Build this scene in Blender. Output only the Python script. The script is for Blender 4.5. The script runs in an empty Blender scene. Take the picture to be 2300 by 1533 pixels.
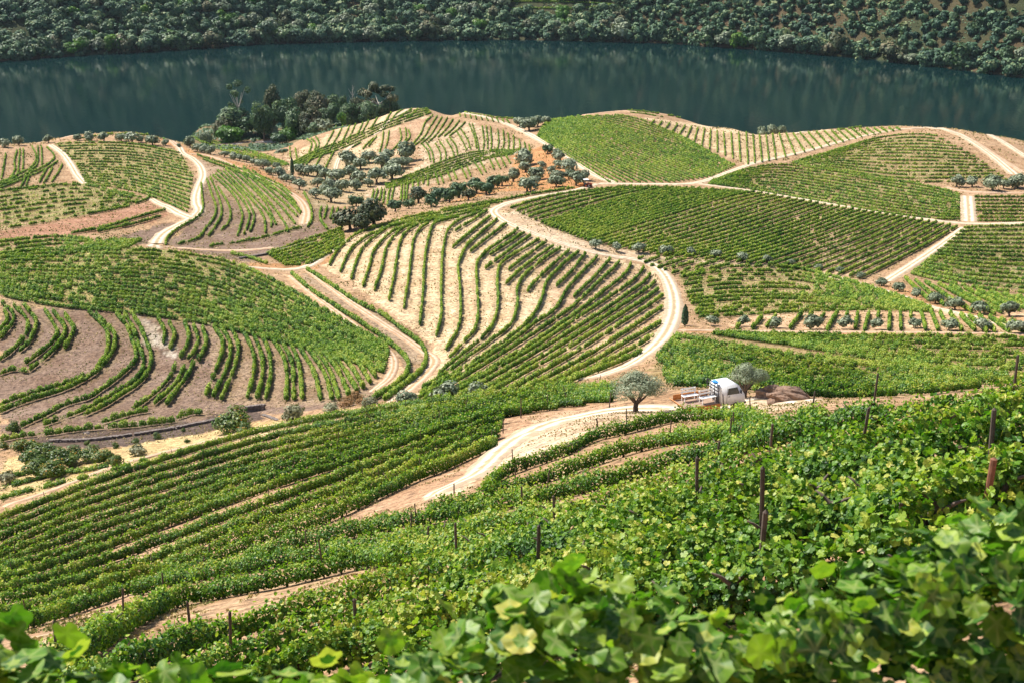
import bpy, math, random
import numpy as np
from mathutils import Vector
R = math.radians
random.seed(7); rng = np.random.default_rng(7)
sc = bpy.context.scene
col = sc.collection
# ------------------------------------------------------------------ camera
FPX = 3194.0; PW, PH = 2300.0, 1533.0
CAMZ = 129.0; PITCH = R(18.5)
cam_d = bpy.data.cameras.new('camera'); cam = bpy.data.objects.new('camera', cam_d); col.objects.link(cam)
cam_d.sensor_width = 36.0; cam_d.lens = FPX / PW * 36.0
cam_d.clip_start = 0.1; cam_d.clip_end = 6000
cam.location = (0, 0, CAMZ); cam.rotation_euler = (R(90) - PITCH, 0, 0)
cam_d.dof.use_dof = True; cam_d.dof.focus_distance = 70.0; cam_d.dof.aperture_fstop = 4.5
sc.camera = cam
# ------------------------------------------------------------------ world, sun, exposure
SUN_EL, SUN_AZ = 52.0, -60.0            # azimuth from the view direction (+Y), negative is left
w = bpy.data.worlds.new('World'); sc.world = w; w.use_nodes = True
nt = w.node_tree; bg = nt.nodes['Background']; sky = nt.nodes.new('ShaderNodeTexSky')
sky.sky_type = 'NISHITA'; sky.sun_disc = False
sky.sun_elevation = R(SUN_EL); sky.sun_rotation = R(SUN_AZ)
sky.air_density = 1.0; sky.dust_density = 1.0
nt.links.new(sky.outputs[0], bg.inputs[0]); bg.inputs[1].default_value = 0.085
sd = bpy.data.lights.new('sun', 'SUN'); sd.energy = 5.0; sd.angle = R(0.5); sd.color = (1.0, 0.95, 0.86)
sun = bpy.data.objects.new('sun', sd); col.objects.link(sun)
sdir = Vector((math.sin(R(SUN_AZ)) * math.cos(R(SUN_EL)), math.cos(R(SUN_AZ)) * math.cos(R(SUN_EL)), math.sin(R(SUN_EL))))
sun.rotation_euler = sdir.to_track_quat('Z', 'Y').to_euler(); sun.location = (-60, 40, 220)
sc.view_settings.view_transform = 'Standard'; sc.view_settings.look = 'None'
sc.view_settings.exposure = 0.86; sc.view_settings.gamma = 1.0
sc.cycles.max_bounces = 5; sc.cycles.transparent_max_bounces = 6
sc.cycles.diffuse_bounces = 2; sc.cycles.glossy_bounces = 2; sc.cycles.transmission_bounces = 3

# ------------------------------------------------------------------ tags and helpers
def tag(o, label=None, cat=None, group=None, kind=None):
    if label: o['label'] = label
    if cat: o['category'] = cat
    if group: o['group'] = group
    if kind: o['kind'] = kind
    return o
def empty(name, loc=(0, 0, 0), rz=0):
    o = bpy.data.objects.new(name, None); col.objects.link(o); o.location = loc; o.rotation_euler = (0, 0, rz)
    o.empty_display_size = 0.2
    return o
def np_mesh(name, V, F, mats, tone=None, smooth=False, matidx=None):
    """V (n,3); F list of (k, m) int arrays, one per polygon size."""
    me = bpy.data.meshes.new(name)
    V = np.asarray(V, np.float32)
    F = [np.asarray(f, np.int32) for f in (F if isinstance(F, list) else [F]) if len(f)]
    me.vertices.add(len(V)); me.vertices.foreach_set('co', V.ravel())
    nl = sum(f.size for f in F); npoly = sum(len(f) for f in F)
    me.loops.add(nl); me.polygons.add(npoly)
    me.loops.foreach_set('vertex_index', np.concatenate([f.ravel() for f in F]))
    tot = np.concatenate([np.full(len(f), f.shape[1], np.int32) for f in F])
    st = np.concatenate([[0], np.cumsum(tot)[:-1]]).astype(np.int32)
    me.polygons.foreach_set('loop_start', st)
    try: me.polygons.foreach_set('loop_total', tot)
    except Exception: pass
    if matidx is not None: me.polygons.foreach_set('material_index', np.asarray(matidx, np.int32))
    me.polygons.foreach_set('use_smooth', np.full(npoly, bool(smooth)))
    me.update(calc_edges=True)
    for m in (mats if isinstance(mats, (list, tuple)) else [mats]): me.materials.append(m)
    if tone is not None:
        a = me.attributes.new('tone', 'FLOAT', 'FACE'); a.data.foreach_set('value', np.asarray(tone, np.float32))
    return me
def link(name, me, parent=None, loc=None, rot=None, scale=None):
    o = bpy.data.objects.new(name, me); col.objects.link(o)
    if parent: o.parent = parent
    if loc is not None: o.location = loc
    if rot is not None: o.rotation_euler = rot
    if scale is not None: o.scale = scale
    return o
# ------------------------------------------------------------------ materials
def mat_base(name):
    m = bpy.data.materials.new(name); m.use_nodes = True; n = m.node_tree
    b = n.nodes['Principled BSDF']; return m, n, b
def flat(name, c, rough=0.6, metal=0.0, noise=0.15, scale=3.0):
    m, n, b = mat_base(name)
    tc = n.nodes.new('ShaderNodeTexCoord'); no = n.nodes.new('ShaderNodeTexNoise'); no.inputs['Scale'].default_value = scale
    no.inputs['Detail'].default_value = 4
    n.links.new(tc.outputs['Object'], no.inputs['Vector'])
    r = n.nodes.new('ShaderNodeValToRGB'); k = 1 - noise
    r.color_ramp.elements[0].position = .3; r.color_ramp.elements[1].position = .7
    r.color_ramp.elements[0].color = (c[0]*k, c[1]*k, c[2]*k, 1); r.color_ramp.elements[1].color = (min(1, c[0]*(1+noise)), min(1, c[1]*(1+noise)), min(1, c[2]*(1+noise)), 1)
    n.links.new(no.outputs[0], r.inputs[0]); n.links.new(r.outputs[0], b.inputs['Base Color'])
    b.inputs['Roughness'].default_value = rough; b.inputs['Metallic'].default_value = metal
    return m
def leafmat(name, stops, trans=0.3, rough=0.5, spec=0.3, tcol=(1.0, 1.25, 0.5), var=0.05, fine=False):
    """stops [(pos, rgb)] over the per-leaf tone; a share of the light passes through the leaf."""
    m, n, b = mat_base(name)
    at = n.nodes.new('ShaderNodeAttribute'); at.attribute_name = 'tone'
    ge = n.nodes.new('ShaderNodeNewGeometry'); no = n.nodes.new('ShaderNodeTexNoise'); no.inputs['Scale'].default_value = var
    no.inputs['Detail'].default_value = 3
    n.links.new(ge.outputs['Position'], no.inputs['Vector'])
    ad = n.nodes.new('ShaderNodeMath'); ad.operation = 'MULTIPLY_ADD'
    n.links.new(no.outputs[0], ad.inputs[0]); ad.inputs[1].default_value = 0.7; n.links.new(at.outputs['Fac'], ad.inputs[2])
    su = n.nodes.new('ShaderNodeMath'); su.operation = 'SUBTRACT'; n.links.new(ad.outputs[0], su.inputs[0]); su.inputs[1].default_value = 0.35
    r = n.nodes.new('ShaderNodeValToRGB'); cr = r.color_ramp
    while len(cr.elements) < len(stops): cr.elements.new(0.5)
    for e, (p, c) in zip(cr.elements, stops): e.position = p; e.color = (*c, 1)
    n.links.new(su.outputs[0], r.inputs[0])
    vein = n.nodes.new('ShaderNodeAttribute'); vein.attribute_name = 'vein'; vm = n.nodes.new('ShaderNodeMix'); vm.data_type = 'RGBA'
    n.links.new(vein.outputs['Fac'], vm.inputs[0]); src_ = r.outputs[0]
    if fine:
        n2 = n.nodes.new('ShaderNodeTexNoise'); n2.inputs['Scale'].default_value = 22; n2.inputs['Detail'].default_value = 3; n.links.new(ge.outputs['Position'], n2.inputs['Vector'])
        r2_ = n.nodes.new('ShaderNodeValToRGB'); r2_.color_ramp.elements[0].position = .32; r2_.color_ramp.elements[0].color = (.62, .66, .60, 1); r2_.color_ramp.elements[1].position = .68; r2_.color_ramp.elements[1].color = (1.25, 1.15, 1.2, 1)
        n.links.new(n2.outputs[0], r2_.inputs[0]); m2_ = n.nodes.new('ShaderNodeMix'); m2_.data_type = 'RGBA'; m2_.blend_type = 'MULTIPLY'; m2_.inputs[0].default_value = 1
        n.links.new(src_, m2_.inputs[6]); n.links.new(r2_.outputs[0], m2_.inputs[7]); src_ = m2_.outputs[2]
    n.links.new(src_, vm.inputs[6]); vm.inputs[7].default_value = (.42, .48, .16, 1)
    n.links.new(vm.outputs[2], b.inputs['Base Color'])
    b.inputs['Roughness'].default_value = rough; b.inputs['Specular IOR Level'].default_value = spec
    if trans > 0:
        tr = n.nodes.new('ShaderNodeBsdfTranslucent'); mx = n.nodes.new('ShaderNodeMixShader'); mu = n.nodes.new('ShaderNodeMix')
        mu.data_type = 'RGBA'; mu.blend_type = 'MULTIPLY'; mu.inputs[0].default_value = 1
        n.links.new(r.outputs[0], mu.inputs[6]); mu.inputs[7].default_value = (*tcol, 1)
        n.links.new(mu.outputs[2], tr.inputs[0]); mx.inputs[0].default_value = trans
        n.links.new(b.outputs[0], mx.inputs[1]); n.links.new(tr.outputs[0], mx.inputs[2])
        n.links.new(mx.outputs[0], n.nodes['Material Output'].inputs[0])
    return m
M = {}
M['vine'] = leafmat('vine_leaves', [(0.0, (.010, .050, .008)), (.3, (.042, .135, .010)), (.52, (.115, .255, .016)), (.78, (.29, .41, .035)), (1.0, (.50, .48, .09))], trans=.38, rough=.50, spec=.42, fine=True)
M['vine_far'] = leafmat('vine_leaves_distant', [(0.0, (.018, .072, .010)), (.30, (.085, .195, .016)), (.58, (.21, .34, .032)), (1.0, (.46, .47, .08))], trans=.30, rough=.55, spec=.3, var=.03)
M['olive'] = leafmat('olive_leaves', [(0.0, (.060, .090, .045)), (.5, (.19, .23, .135)), (1.0, (.40, .43, .29))], trans=.15, rough=.5, tcol=(1, 1.1, .7))
M['dark'] = leafmat('evergreen_leaves', [(0.0, (.022, .055, .030)), (.5, (.060, .12, .05)), (1.0, (.16, .22, .08))], trans=.15, rough=.55)
M['brown'] = leafmat('brownish_leaves', [(0.0, (.018, .038, .018)), (.5, (.06, .085, .036)), (1.0, (.20, .16, .08))], trans=.12, rough=.6)
M['bright'] = leafmat('fresh_green_leaves', [(0.0, (.02, .07, .012)), (.5, (.06, .16, .02)), (1.0, (.16, .26, .04))], trans=.3, rough=.5)
M['scrub'] = leafmat('hillside_leaves', [(0.0, (.014, .045, .030)), (.45, (.050, .115, .060)), (.8, (.13, .20, .09)), (1.0, (.26, .28, .12))], trans=.1, rough=.65, var=.012)
M['silver'] = leafmat('grey_shrub_leaves', [(0.0, (.09, .10, .05)), (.5, (.22, .22, .12)), (1.0, (.40, .38, .24))], trans=.12, rough=.6)
M['orange'] = leafmat('orange_tree_leaves', [(0.0, (.016, .05, .008)), (.5, (.06, .12, .012)), (.9, (.17, .18, .02)), (1.0, (.50, .20, .01))], trans=.2, rough=.45)
M['rust'] = leafmat('rusty_shrub_leaves', [(0.0, (.06, .05, .02)), (.5, (.22, .12, .04)), (1.0, (.42, .20, .07))], trans=.2, rough=.6)
M['bark'] = flat('bark', (.11, .08, .06), .9, noise=.35, scale=9)
M['pale_bark'] = flat('pale_bark', (.38, .34, .29), .9, noise=.25, scale=4)
M['post'] = flat('weathered_post', (.085, .06, .045), .9, noise=.3, scale=8)
M['redpost'] = flat('rusty_post', (.22, .09, .05), .9, noise=.3, scale=12)
# ------------------------------------------------------------------ the lie of the land
cP, sP = math.cos(PITCH), math.sin(PITCH)
def ray(px, py):
    px = np.asarray(px, float); py = np.asarray(py, float)
    u = (px - PW/2) / FPX; v = (PH/2 - py) / FPX
    y = cP + v*sP; z = -sP + v*cP
    return u / y, -z / y                 # x per metre of y, drop per metre of y
def proj(x, y, z):
    dz = np.asarray(z, float) - CAMZ
    f = y*cP - dz*sP; up = y*sP + dz*cP
    f = np.maximum(f, 0.05)
    return PW/2 + x/f*FPX, PH/2 - up/f*FPX
# height control points: (photo x, photo y, metres away)
CP = [ # near slope
 (1150,1400,24),(600,1400,38),(100,1400,60),(0,1500,34),(0,1300,88),(300,1300,80),(700,1250,60),(0,1200,115),(0,1140,132),
 (300,1150,108),(600,1100,100),(900,1100,80),(300,1070,130),(600,1000,134),(850,935,140),(1000,950,112),(1150,1200,42),(1150,1100,65),
 (1150,1000,88),(1500,1200,28),(1500,1100,44),(1500,1000,66),(1500,930,92),(1700,1150,27),(1700,1050,40),(1700,960,62),(1700,905,98),
 (2000,1100,24),(2000,1000,34),(2000,920,49),(2290,1100,21),(2290,1000,28),(2290,920,36),(2290,880,41),(1860,905,80),(1350,930,90),
 (1200,905,118),(1380,885,112),(1580,915,98),
 # fields behind the near slope, right
 (1500,865,120),(1500,770,168),(1900,870,128),(2300,850,128),(1900,800,160),(2300,800,158),(1900,748,190),(2300,748,188),
 (1600,740,195),(1600,650,250),(1800,600,290),(2000,700,215),(2300,700,212),(2100,620,270),(2300,600,285),
 # fan field
 (1500,700,218),(1450,600,272),(1380,830,150),(1250,850,152),(1100,860,160),(950,880,165),(960,800,195),(1300,700,215),(1200,560,272),
 (1100,480,312),(900,600,248),(900,500,300),(760,600,260),(700,640,238),(1130,700,214),
 # left hill
 (870,790,195),(800,900,168),(600,900,180),(600,760,204),(600,640,236),(300,900,186),(300,750,212),(300,640,232),(300,562,250),
 (0,562,262),(0,700,226),(0,900,192),(500,590,252),
 (100,1000,166),(400,970,168),(650,930,168),(100,1060,151),(0,1100,146),(800,915,160),
 # valley behind the left hill and the left spur
 (100,540,292),(0,530,294),(350,548,300),(500,565,286),(650,582,275),(600,540,300),(720,520,305),
 (200,500,320),(400,500,326),(100,430,376),(300,430,378),(440,450,362),(600,450,355),(690,500,326),(300,370,432),(100,350,452),
 (440,350,452),(300,300,522),(0,325,482),(150,308,505),(400,320,496),(600,400,410),(550,345,495),(650,385,440),
 # railway flat, gully, middle spur
 (560,322,640),(620,318,650),(500,318,655),(640,345,560),(700,362,478),(760,345,505),(700,345,500),(800,300,545),(900,247,592),
 (700,310,560),(800,380,455),(850,430,410),(720,430,400),(950,400,430),(950,300,530),(1000,262,575),(1100,340,480),(1150,290,520),
 (1060,430,380),(1200,400,410),(1300,400,400),
 # big field and the fields to the right
 (1350,420,385),(1150,470,318),(1300,540,286),(1500,500,320),(1500,575,281),(1700,430,380),(1700,580,285),(1900,620,272),(1900,500,330),
 (2150,500,332),(2300,500,330),(1400,340,450),(1300,260,548),(1400,252,560),(1660,370,425),(1560,300,500),(1700,303,512),(1900,310,490),
 (2000,284,535),(2150,293,518),(2300,318,488),(2000,400,402),(2250,400,400),(2150,440,367),(960,245,592),(1050,252,572),(1150,266,552),
 (1500,258,555),(1650,290,522),(1760,300,515),(1870,290,530)]
pts = []
for px, py, d in CP:
    u, s = ray(px, py); pts.append((u*d, d, CAMZ - s*d))
def dropoff(px, py, d):                 # ground beyond a crest: just out of sight, then down to the river bed
    u, s = ray(px, py)
    for dd, f in ((45, .72), (100, .42)):
        y = d + dd; pts.append((u*y, y, max(-2, (CAMZ - s*y)*f)))
    for y in (d+170 if d+170 < 700 else 715, 780): pts.append((u*y, y, -5))
for a in ((-200,330,478),(0,322,484),(150,306,507),(300,296,524),(380,300,512),(900,242,594),(1050,250,574),(1150,264,553),(1300,255,552),(1450,247,562),
          (1580,268,545),(1700,300,514),(1850,285,535),(2000,275,540),(2150,285,522),(2300,308,492),(2500,330,470)): dropoff(*a)
pts += [(-118,690,9),(-150,690,9),(-85,690,10),(-118,725,-4),(-150,725,-4),(-85,725,-4),(-60,640,16),(-135,600,13),(-118,600,14),(-160,640,12)]
# just behind the near slope's brow the ground falls away out of sight
pts += [(16,60,CAMZ-24),(24,60,CAMZ-23.5),(16,95,CAMZ-37),(36,95,CAMZ-36),(8,112,CAMZ-42.5)]
# under and beside the camera
pts += [(0,0,CAMZ-2.0),(-5,0,CAMZ-3.4),(5,0,CAMZ-1.3),(0,4.8,CAMZ-4.4),(-.9,4.8,CAMZ-4.55),(.9,4.8,CAMZ-4.25),(-3,5,CAMZ-4.9),(2,5.2,CAMZ-4.2),(4,5.6,CAMZ-3.9),(-7,6,CAMZ-6.6),(7,6,CAMZ-3.3),(0,9,CAMZ-6.9),(-5,12,CAMZ-10),(0,-9,CAMZ+1.0),(-8,-9,CAMZ-.5),(8,-9,CAMZ+1.5),
        (5,11,CAMZ-6.6),(12,10,CAMZ-5.2)]
# outer flanks, outside the frame
for px, py, d in ((-500,1150,135),(-500,900,192),(-500,700,226),(-500,540,290),(-500,430,376),(-400,335,480),(2800,850,128),(2800,700,212),
                  (2800,500,330),(2800,400,400),(2750,330,470),(2800,1000,27)):
    u, s = ray(px, py); pts.append((u*d, d, CAMZ - s*d))
pts = np.array(pts)
Y0 = 30.0
def warp(x, y):
    return np.stack([2.6*np.asarray(x)/(np.asarray(y)+Y0), np.log(np.asarray(y)+Y0)], -1)
# interpolate the drop relative to a smooth trend, on the warped plane
def trend(x, y): return CAMZ - 2 - .36*np.clip(y, -20, 100) - .09*np.clip(y-100, 0, 450) - .12*np.clip(y-550, 0, 160)
Wp = warp(pts[:, 0], pts[:, 1])
def U(r2): return np.where(r2 > 1e-12, .5*r2*np.log(r2 + 1e-12), 0.0)
n_ = len(pts); D2 = ((Wp[:, None]-Wp[None])**2).sum(-1)
scale_ = 1.0/(pts[:, 1]+12)            # work in drop per metre so that near and far weigh alike
val = (pts[:, 2]-trend(pts[:, 0], pts[:, 1]))*scale_
A = np.zeros((n_+3, n_+3)); A[:n_, :n_] = U(D2) + np.eye(n_)*2e-5
A[:n_, n_] = 1; A[:n_, n_+1:] = Wp; A[n_:, :n_] = A[:n_, n_:].T
cf = np.linalg.solve(A, np.concatenate([val, [0, 0, 0]]))
def tps(x, y):
    q = warp(x, y); out = np.zeros(len(q))
    for i in range(0, len(q), 20000):
        qq = q[i:i+20000]; d2 = ((qq[:, None]-Wp[None])**2).sum(-1)
        out[i:i+20000] = U(d2)@cf[:n_] + cf[n_] + qq@cf[n_+1:]
    return out*(y+12) + trend(x, y)
# value noise
class VN:
    def __init__(s, seed, n=256): s.g = np.random.default_rng(seed).random((n, n)).astype(np.float32); s.n = n
    def __call__(s, x, y):
        x = np.asarray(x, float); y = np.asarray(y, float)
        i = np.floor(x).astype(int); j = np.floor(y).astype(int); fx = x-i; fy = y-j
        fx = fx*fx*(3-2*fx); fy = fy*fy*(3-2*fy); n = s.n; g = s.g
        a = g[i % n, j % n]; b = g[(i+1) % n, j % n]; c = g[i % n, (j+1) % n]; d = g[(i+1) % n, (j+1) % n]
        return (a*(1-fx)+b*fx)*(1-fy) + (c*(1-fx)+d*fx)*fy
vn1, vn2, vn3 = VN(1), VN(2), VN(3)
def fbm(x, y, sc_, o=3, seed=0):
    t = 0; a = 1; k = 0
    for i in range(o):
        t = t + a*(vn1(x/sc_+7.3*i+seed*13.7, y/sc_+3.1*i+seed*5.9)-.5); k += a; a *= .5; sc_ /= 2.03
    return t/k
# far bank of the river: waterline traced, turned into metres
_bk = [(-900,165),(-300,150),(0,138),(130,128),(300,118),(450,108),(600,98),(850,92),(1100,89),(1300,92),(1500,98),(1700,112),(1900,128),(2100,150),(2300,175),(2700,215),(3200,240)]
_bx = []; _by = []
for px, py in _bk:
    u, s = ray(px, py); d = CAMZ/s; _bx.append(u*d); _by.append(d)
def bank_y(x): return np.interp(x, _bx, _by)
def farhill(x, y):
    t = y - bank_y(x)
    g = fbm(x, y, 130, 3, 2)
    h = np.where(t < 0, t*.5, np.minimum(t, 14)*.28 + np.maximum(t-14, 0)*(.50 + .12*g) + 14*g*np.clip(t/80, 0, 1))
    return np.minimum(h, 210 + 30*g)
NU, UMAX = 1000, .58
DY = .0046
ty = np.log(Y0-16) + DY*np.arange(0, 1090); YK = np.exp(ty) - Y0
UK = np.linspace(-UMAX, UMAX, NU)
# coarse solve, then smooth upsampling in grid space
ci = np.unique(np.r_[np.arange(0, len(YK), 4), len(YK)-1]); cj = np.unique(np.r_[np.arange(0, NU, 4), NU-1])
CX = UK[cj][None, :]*(YK[ci][:, None]+Y0); CY = np.repeat(YK[ci][:, None], len(cj), 1)
CZ = tps(CX.ravel(), CY.ravel()).reshape(CX.shape)
def cubic_up(Z, src, dst, axis):
    Z = np.moveaxis(Z, axis, 0); k = np.clip(np.searchsorted(src, dst, side='right')-1, 0, len(src)-2)
    t = ((dst-src[k])/(src[k+1]-src[k])).reshape(-1, *([1]*(Z.ndim-1)))
    p0 = Z[np.maximum(k-1, 0)]; p1 = Z[k]; p2 = Z[k+1]; p3 = Z[np.minimum(k+2, len(src)-1)]
    out = .5*((2*p1)+(-p0+p2)*t+(2*p0-5*p1+4*p2-p3)*t*t+(-p0+3*p1-3*p2+p3)*t*t*t)
    return np.moveaxis(out, 0, axis)
Z = cubic_up(cubic_up(CZ, ci.astype(float), np.arange(len(YK), dtype=float), 0), cj.astype(float), np.arange(NU, dtype=float), 1)
GX = UK[None, :]*(YK[:, None]+Y0); GY = np.repeat(YK[:, None], NU, 1)
fade = np.clip((800-GY)/40, 0, 1)
Z = Z*fade + (-6)*(1-fade)
Z = np.where(GY > 760, np.maximum(np.minimum(Z, -3), farhill(GX, GY)), Z)
_r = np.clip(GY/250, 0.02, 1)
land = np.clip(Z/3, 0, 1)
Z = Z + land*(fbm(GX, GY, 9, 3)*.55*_r + fbm(GX, GY, 2.2, 2, 5)*.18*np.clip(GY/60, .3, 1)*(GY < 760))
def hz(x, y):
    """ground height, bilinear on the same grid as the terrain mesh"""
    x = np.asarray(x, float); y = np.asarray(y, float)
    a = (np.log(np.maximum(y+Y0, 14.01))-ty[0])/DY; b = (x/(y+Y0)+UMAX)/(2*UMAX)*(NU-1)
    a = np.clip(a, 0, len(YK)-1.001); b = np.clip(b, 0, NU-1.001)
    i = a.astype(int); j = b.astype(int); fa = a-i; fb = b-j
    # YK is not linear inside a cell, correct fa
    fa = (y-YK[i])/(YK[i+1]-YK[i]); fa = np.clip(fa, 0, 1)
    return (Z[i, j]*(1-fb)+Z[i, j+1]*fb)*(1-fa) + (Z[i+1, j]*(1-fb)+Z[i+1, j+1]*fb)*fa
_T = np.exp(np.linspace(np.log(2.5), np.log(1500), 2600))
def unproject(px, py, lift=0.0, dmin=2.5):
    """first place where the sight line through a photo point meets the ground raised by lift"""
    px = np.atleast_1d(np.asarray(px, float)); py = np.atleast_1d(np.asarray(py, float))
    u, s = ray(px, py); T = _T[_T >= dmin]
    X = u[:, None]*T; Yy = np.repeat(T[None], len(px), 0); H = CAMZ - s[:, None]*T
    below = H < hz(X, Yy) + lift
    k = below.argmax(1); k = np.where(below.any(1), k, len(T)-1); k0 = np.maximum(k-1, 0)
    r = np.arange(len(px)); lo = T[k0]; hi = T[k]
    for _ in range(12):
        m = (lo+hi)/2; b = (CAMZ-s*m) < hz(u*m, m)+lift
        hi = np.where(b, m, hi); lo = np.where(b, lo, m)
    x = u*hi; y = hi
    return np.stack([x, y, hz(x, y)], -1)
def up1(px, py, lift=0.0, dmin=2.5): return unproject(px, py, lift, dmin)[0]
def dens(P, step):
    P = np.asarray(P, float); d = np.sqrt((np.diff(P, axis=0)**2).sum(1)); s = np.r_[0, np.cumsum(d)]
    n = max(2, int(s[-1]/step)+1); t = np.linspace(0, s[-1], n)
    return np.stack([np.interp(t, s, P[:, k]) for k in range(P.shape[1])], -1)
def smooth_px(P, step=6):
    """smooth curve through photo points (centripetal-like cubic), sampled about every step pixels"""
    P = np.asarray(P, float)
    if len(P) < 3: return dens(P, step)
    Q = np.vstack([2*P[0]-P[1], P, 2*P[-1]-P[-2]]); out = []
    for i in range(1, len(Q)-2):
        n = max(2, int(np.hypot(*(Q[i+1]-Q[i]))/step)); t = np.linspace(0, 1, n, endpoint=False)[:, None]
        p0, p1, p2, p3 = Q[i-1], Q[i], Q[i+1], Q[i+2]
        out.append(.5*(2*p1+(-p0+p2)*t+(2*p0-5*p1+4*p2-p3)*t*t+(-p0+3*p1-3*p2+p3)*t**3))
    return np.vstack(out+[P[-1:]])
def split_jumps(W, lim=.055, minlen=1.5):
    """cut a ground line where it leaps behind a brow"""
    if len(W) < 2: return []
    d = np.sqrt((np.diff(W[:, :2], axis=0)**2).sum(1)); bad = d > np.maximum(.8, W[:-1, 1]*lim)
    out = []; st = 0
    for i in np.where(bad)[0].tolist()+[len(W)-1]:
        seg = W[st:i+1]; st = i+1
        if len(seg) > 1 and np.sqrt((np.diff(seg[:, :2], axis=0)**2).sum(1)).sum() > minlen: out.append(seg)
    return out
def in_poly(x, y, P):
    x = np.asarray(x); y = np.asarray(y); c = np.zeros(x.shape, bool); n = len(P)
    for i in range(n):
        x0, y0 = P[i][:2]; x1, y1 = P[(i+1) % n][:2]
        if y0 == y1: continue
        c ^= ((y0 > y) != (y1 > y)) & (x < (x1-x0)*(y-y0)/(y1-y0)+x0)
    return c
# ------------------------------------------------------------------ vine rows: traced families
FIELDS = []      # dicts: key, phrase, anchor, rows [list of photo curves], style
def field(key, phrase, anchor, curves, **st): FIELDS.append(dict(key=key, phrase=phrase, anchor=anchor, rows=curves, st=st))
def L(s):
    """'x,y x,y ...' -> list of points"""
    return [tuple(float(v) for v in p.split(',')) for p in s.split()]
def LL(s): return [L(r) for r in s.strip().split('\n') if r.strip()]
def fam(guides, counts, K=44):
    gs = []
    for g in guides:
        c = smooth_px(L(g), 5); d = np.r_[0, np.cumsum(np.hypot(*np.diff(c, axis=0).T))]; t = np.linspace(0, d[-1], K)
        gs.append(np.stack([np.interp(t, d, c[:, 0]), np.interp(t, d, c[:, 1])], -1))
    out = [gs[0]]
    for a, b, n in zip(gs, gs[1:], counts):
        for k in range(1, n+2): f = k/(n+1); out.append(a*(1-f)+b*f)
    return out
# near slope -------------------------------------------------------
field('slope', 'the near slope', 'the dry track at its far edge', fam([
 '0,1160 200,1085 400,1017 600,960 800,923 1000,896 1100,885 1250,868 1385,866',
 '0,1226 200,1144 400,1080 600,1020 800,968 1000,928 1180,902 1300,893 1372,890',
 '0,1298 200,1236 400,1162 600,1090 800,1025 950,975 1050,940 1130,925',
 '0,1345 200,1295 400,1228 600,1152 800,1080 950,1015 1050,975 1125,952',
 '0,1402 120,1374 300,1314 450,1264 600,1202 750,1150 900,1080 1000,1040 1110,990'], [2, 3, 1, 1])
 , w=.36, h=1.30, gap=.04, lift=.8, near=1, tone=.0)
field('lower slope', 'the near slope below the pale track', 'the pale track', LL('''
1090,1065 1141,1030 1259,988 1330,955 1400,938 1480,918 1560,908 1640,905 1720,912
960,1120 1060,1090 1170,1057 1300,1015 1420,976 1540,950 1700,932 1850,902
560,1215 750,1174 985,1127 1141,1093 1259,1068 1415,1030 1550,990 1735,945 1900,900 2000,878
300,1300 500,1252 750,1208 969,1168 1102,1140 1259,1113 1400,1075 1550,1035 1688,1000 1850,955 2000,915 2150,872 2330,838
78,1461 196,1403 297,1350 391,1312 509,1288 665,1256 800,1224 969,1200 1102,1180 1250,1150 1400,1110 1550,1070 1700,1025 1850,985 1970,950 2110,915 2300,868
150,1500 400,1403 600,1348 750,1308 828,1283 969,1242 1102,1213 1220,1185 1337,1158 1450,1128 1610,1083 1700,1055 1850,1012 1970,988 2100,965 2330,915
330,1505 550,1424 750,1362 926,1320 1050,1283 1220,1240 1337,1207 1435,1177 1550,1145 1700,1103 1800,1078 2000,1040 2150,1018 2350,975
560,1490 750,1412 926,1365 1000,1335 1102,1300 1220,1270 1337,1236 1435,1208 1578,1170 1774,1131 1930,1084 1985,1110
2040,1112 2150,1065 2300,1010 2420,985
840,1480 1000,1420 1150,1370 1300,1330 1500,1285 1700,1245 1900,1215 2100,1180 2400,1130
''')
 , w=.34, h=1.12, gap=.05, lift=1.7, near=1, tone=.02)
# hidden-edge field behind the truck and across the right
field('right', 'the broad field behind the white truck', 'the orange grass strip above it', fam([
 '1600,746 1850,750 2100,752 2400,757', '1640,752 1800,775 2000,808 2150,822 2400,826'], [7])
 + fam(['1518,750 1600,766 1750,787 1900,806 2000,822', '1475,795 1600,815 1750,830 1900,838 2050,842 2400,846',
 '1500,858 1600,862 1700,868 1850,882 2000,880 2100,872'], [5, 5]), w=.5, h=1.3, gap=.10, lift=.75, ws=.36)
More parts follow.
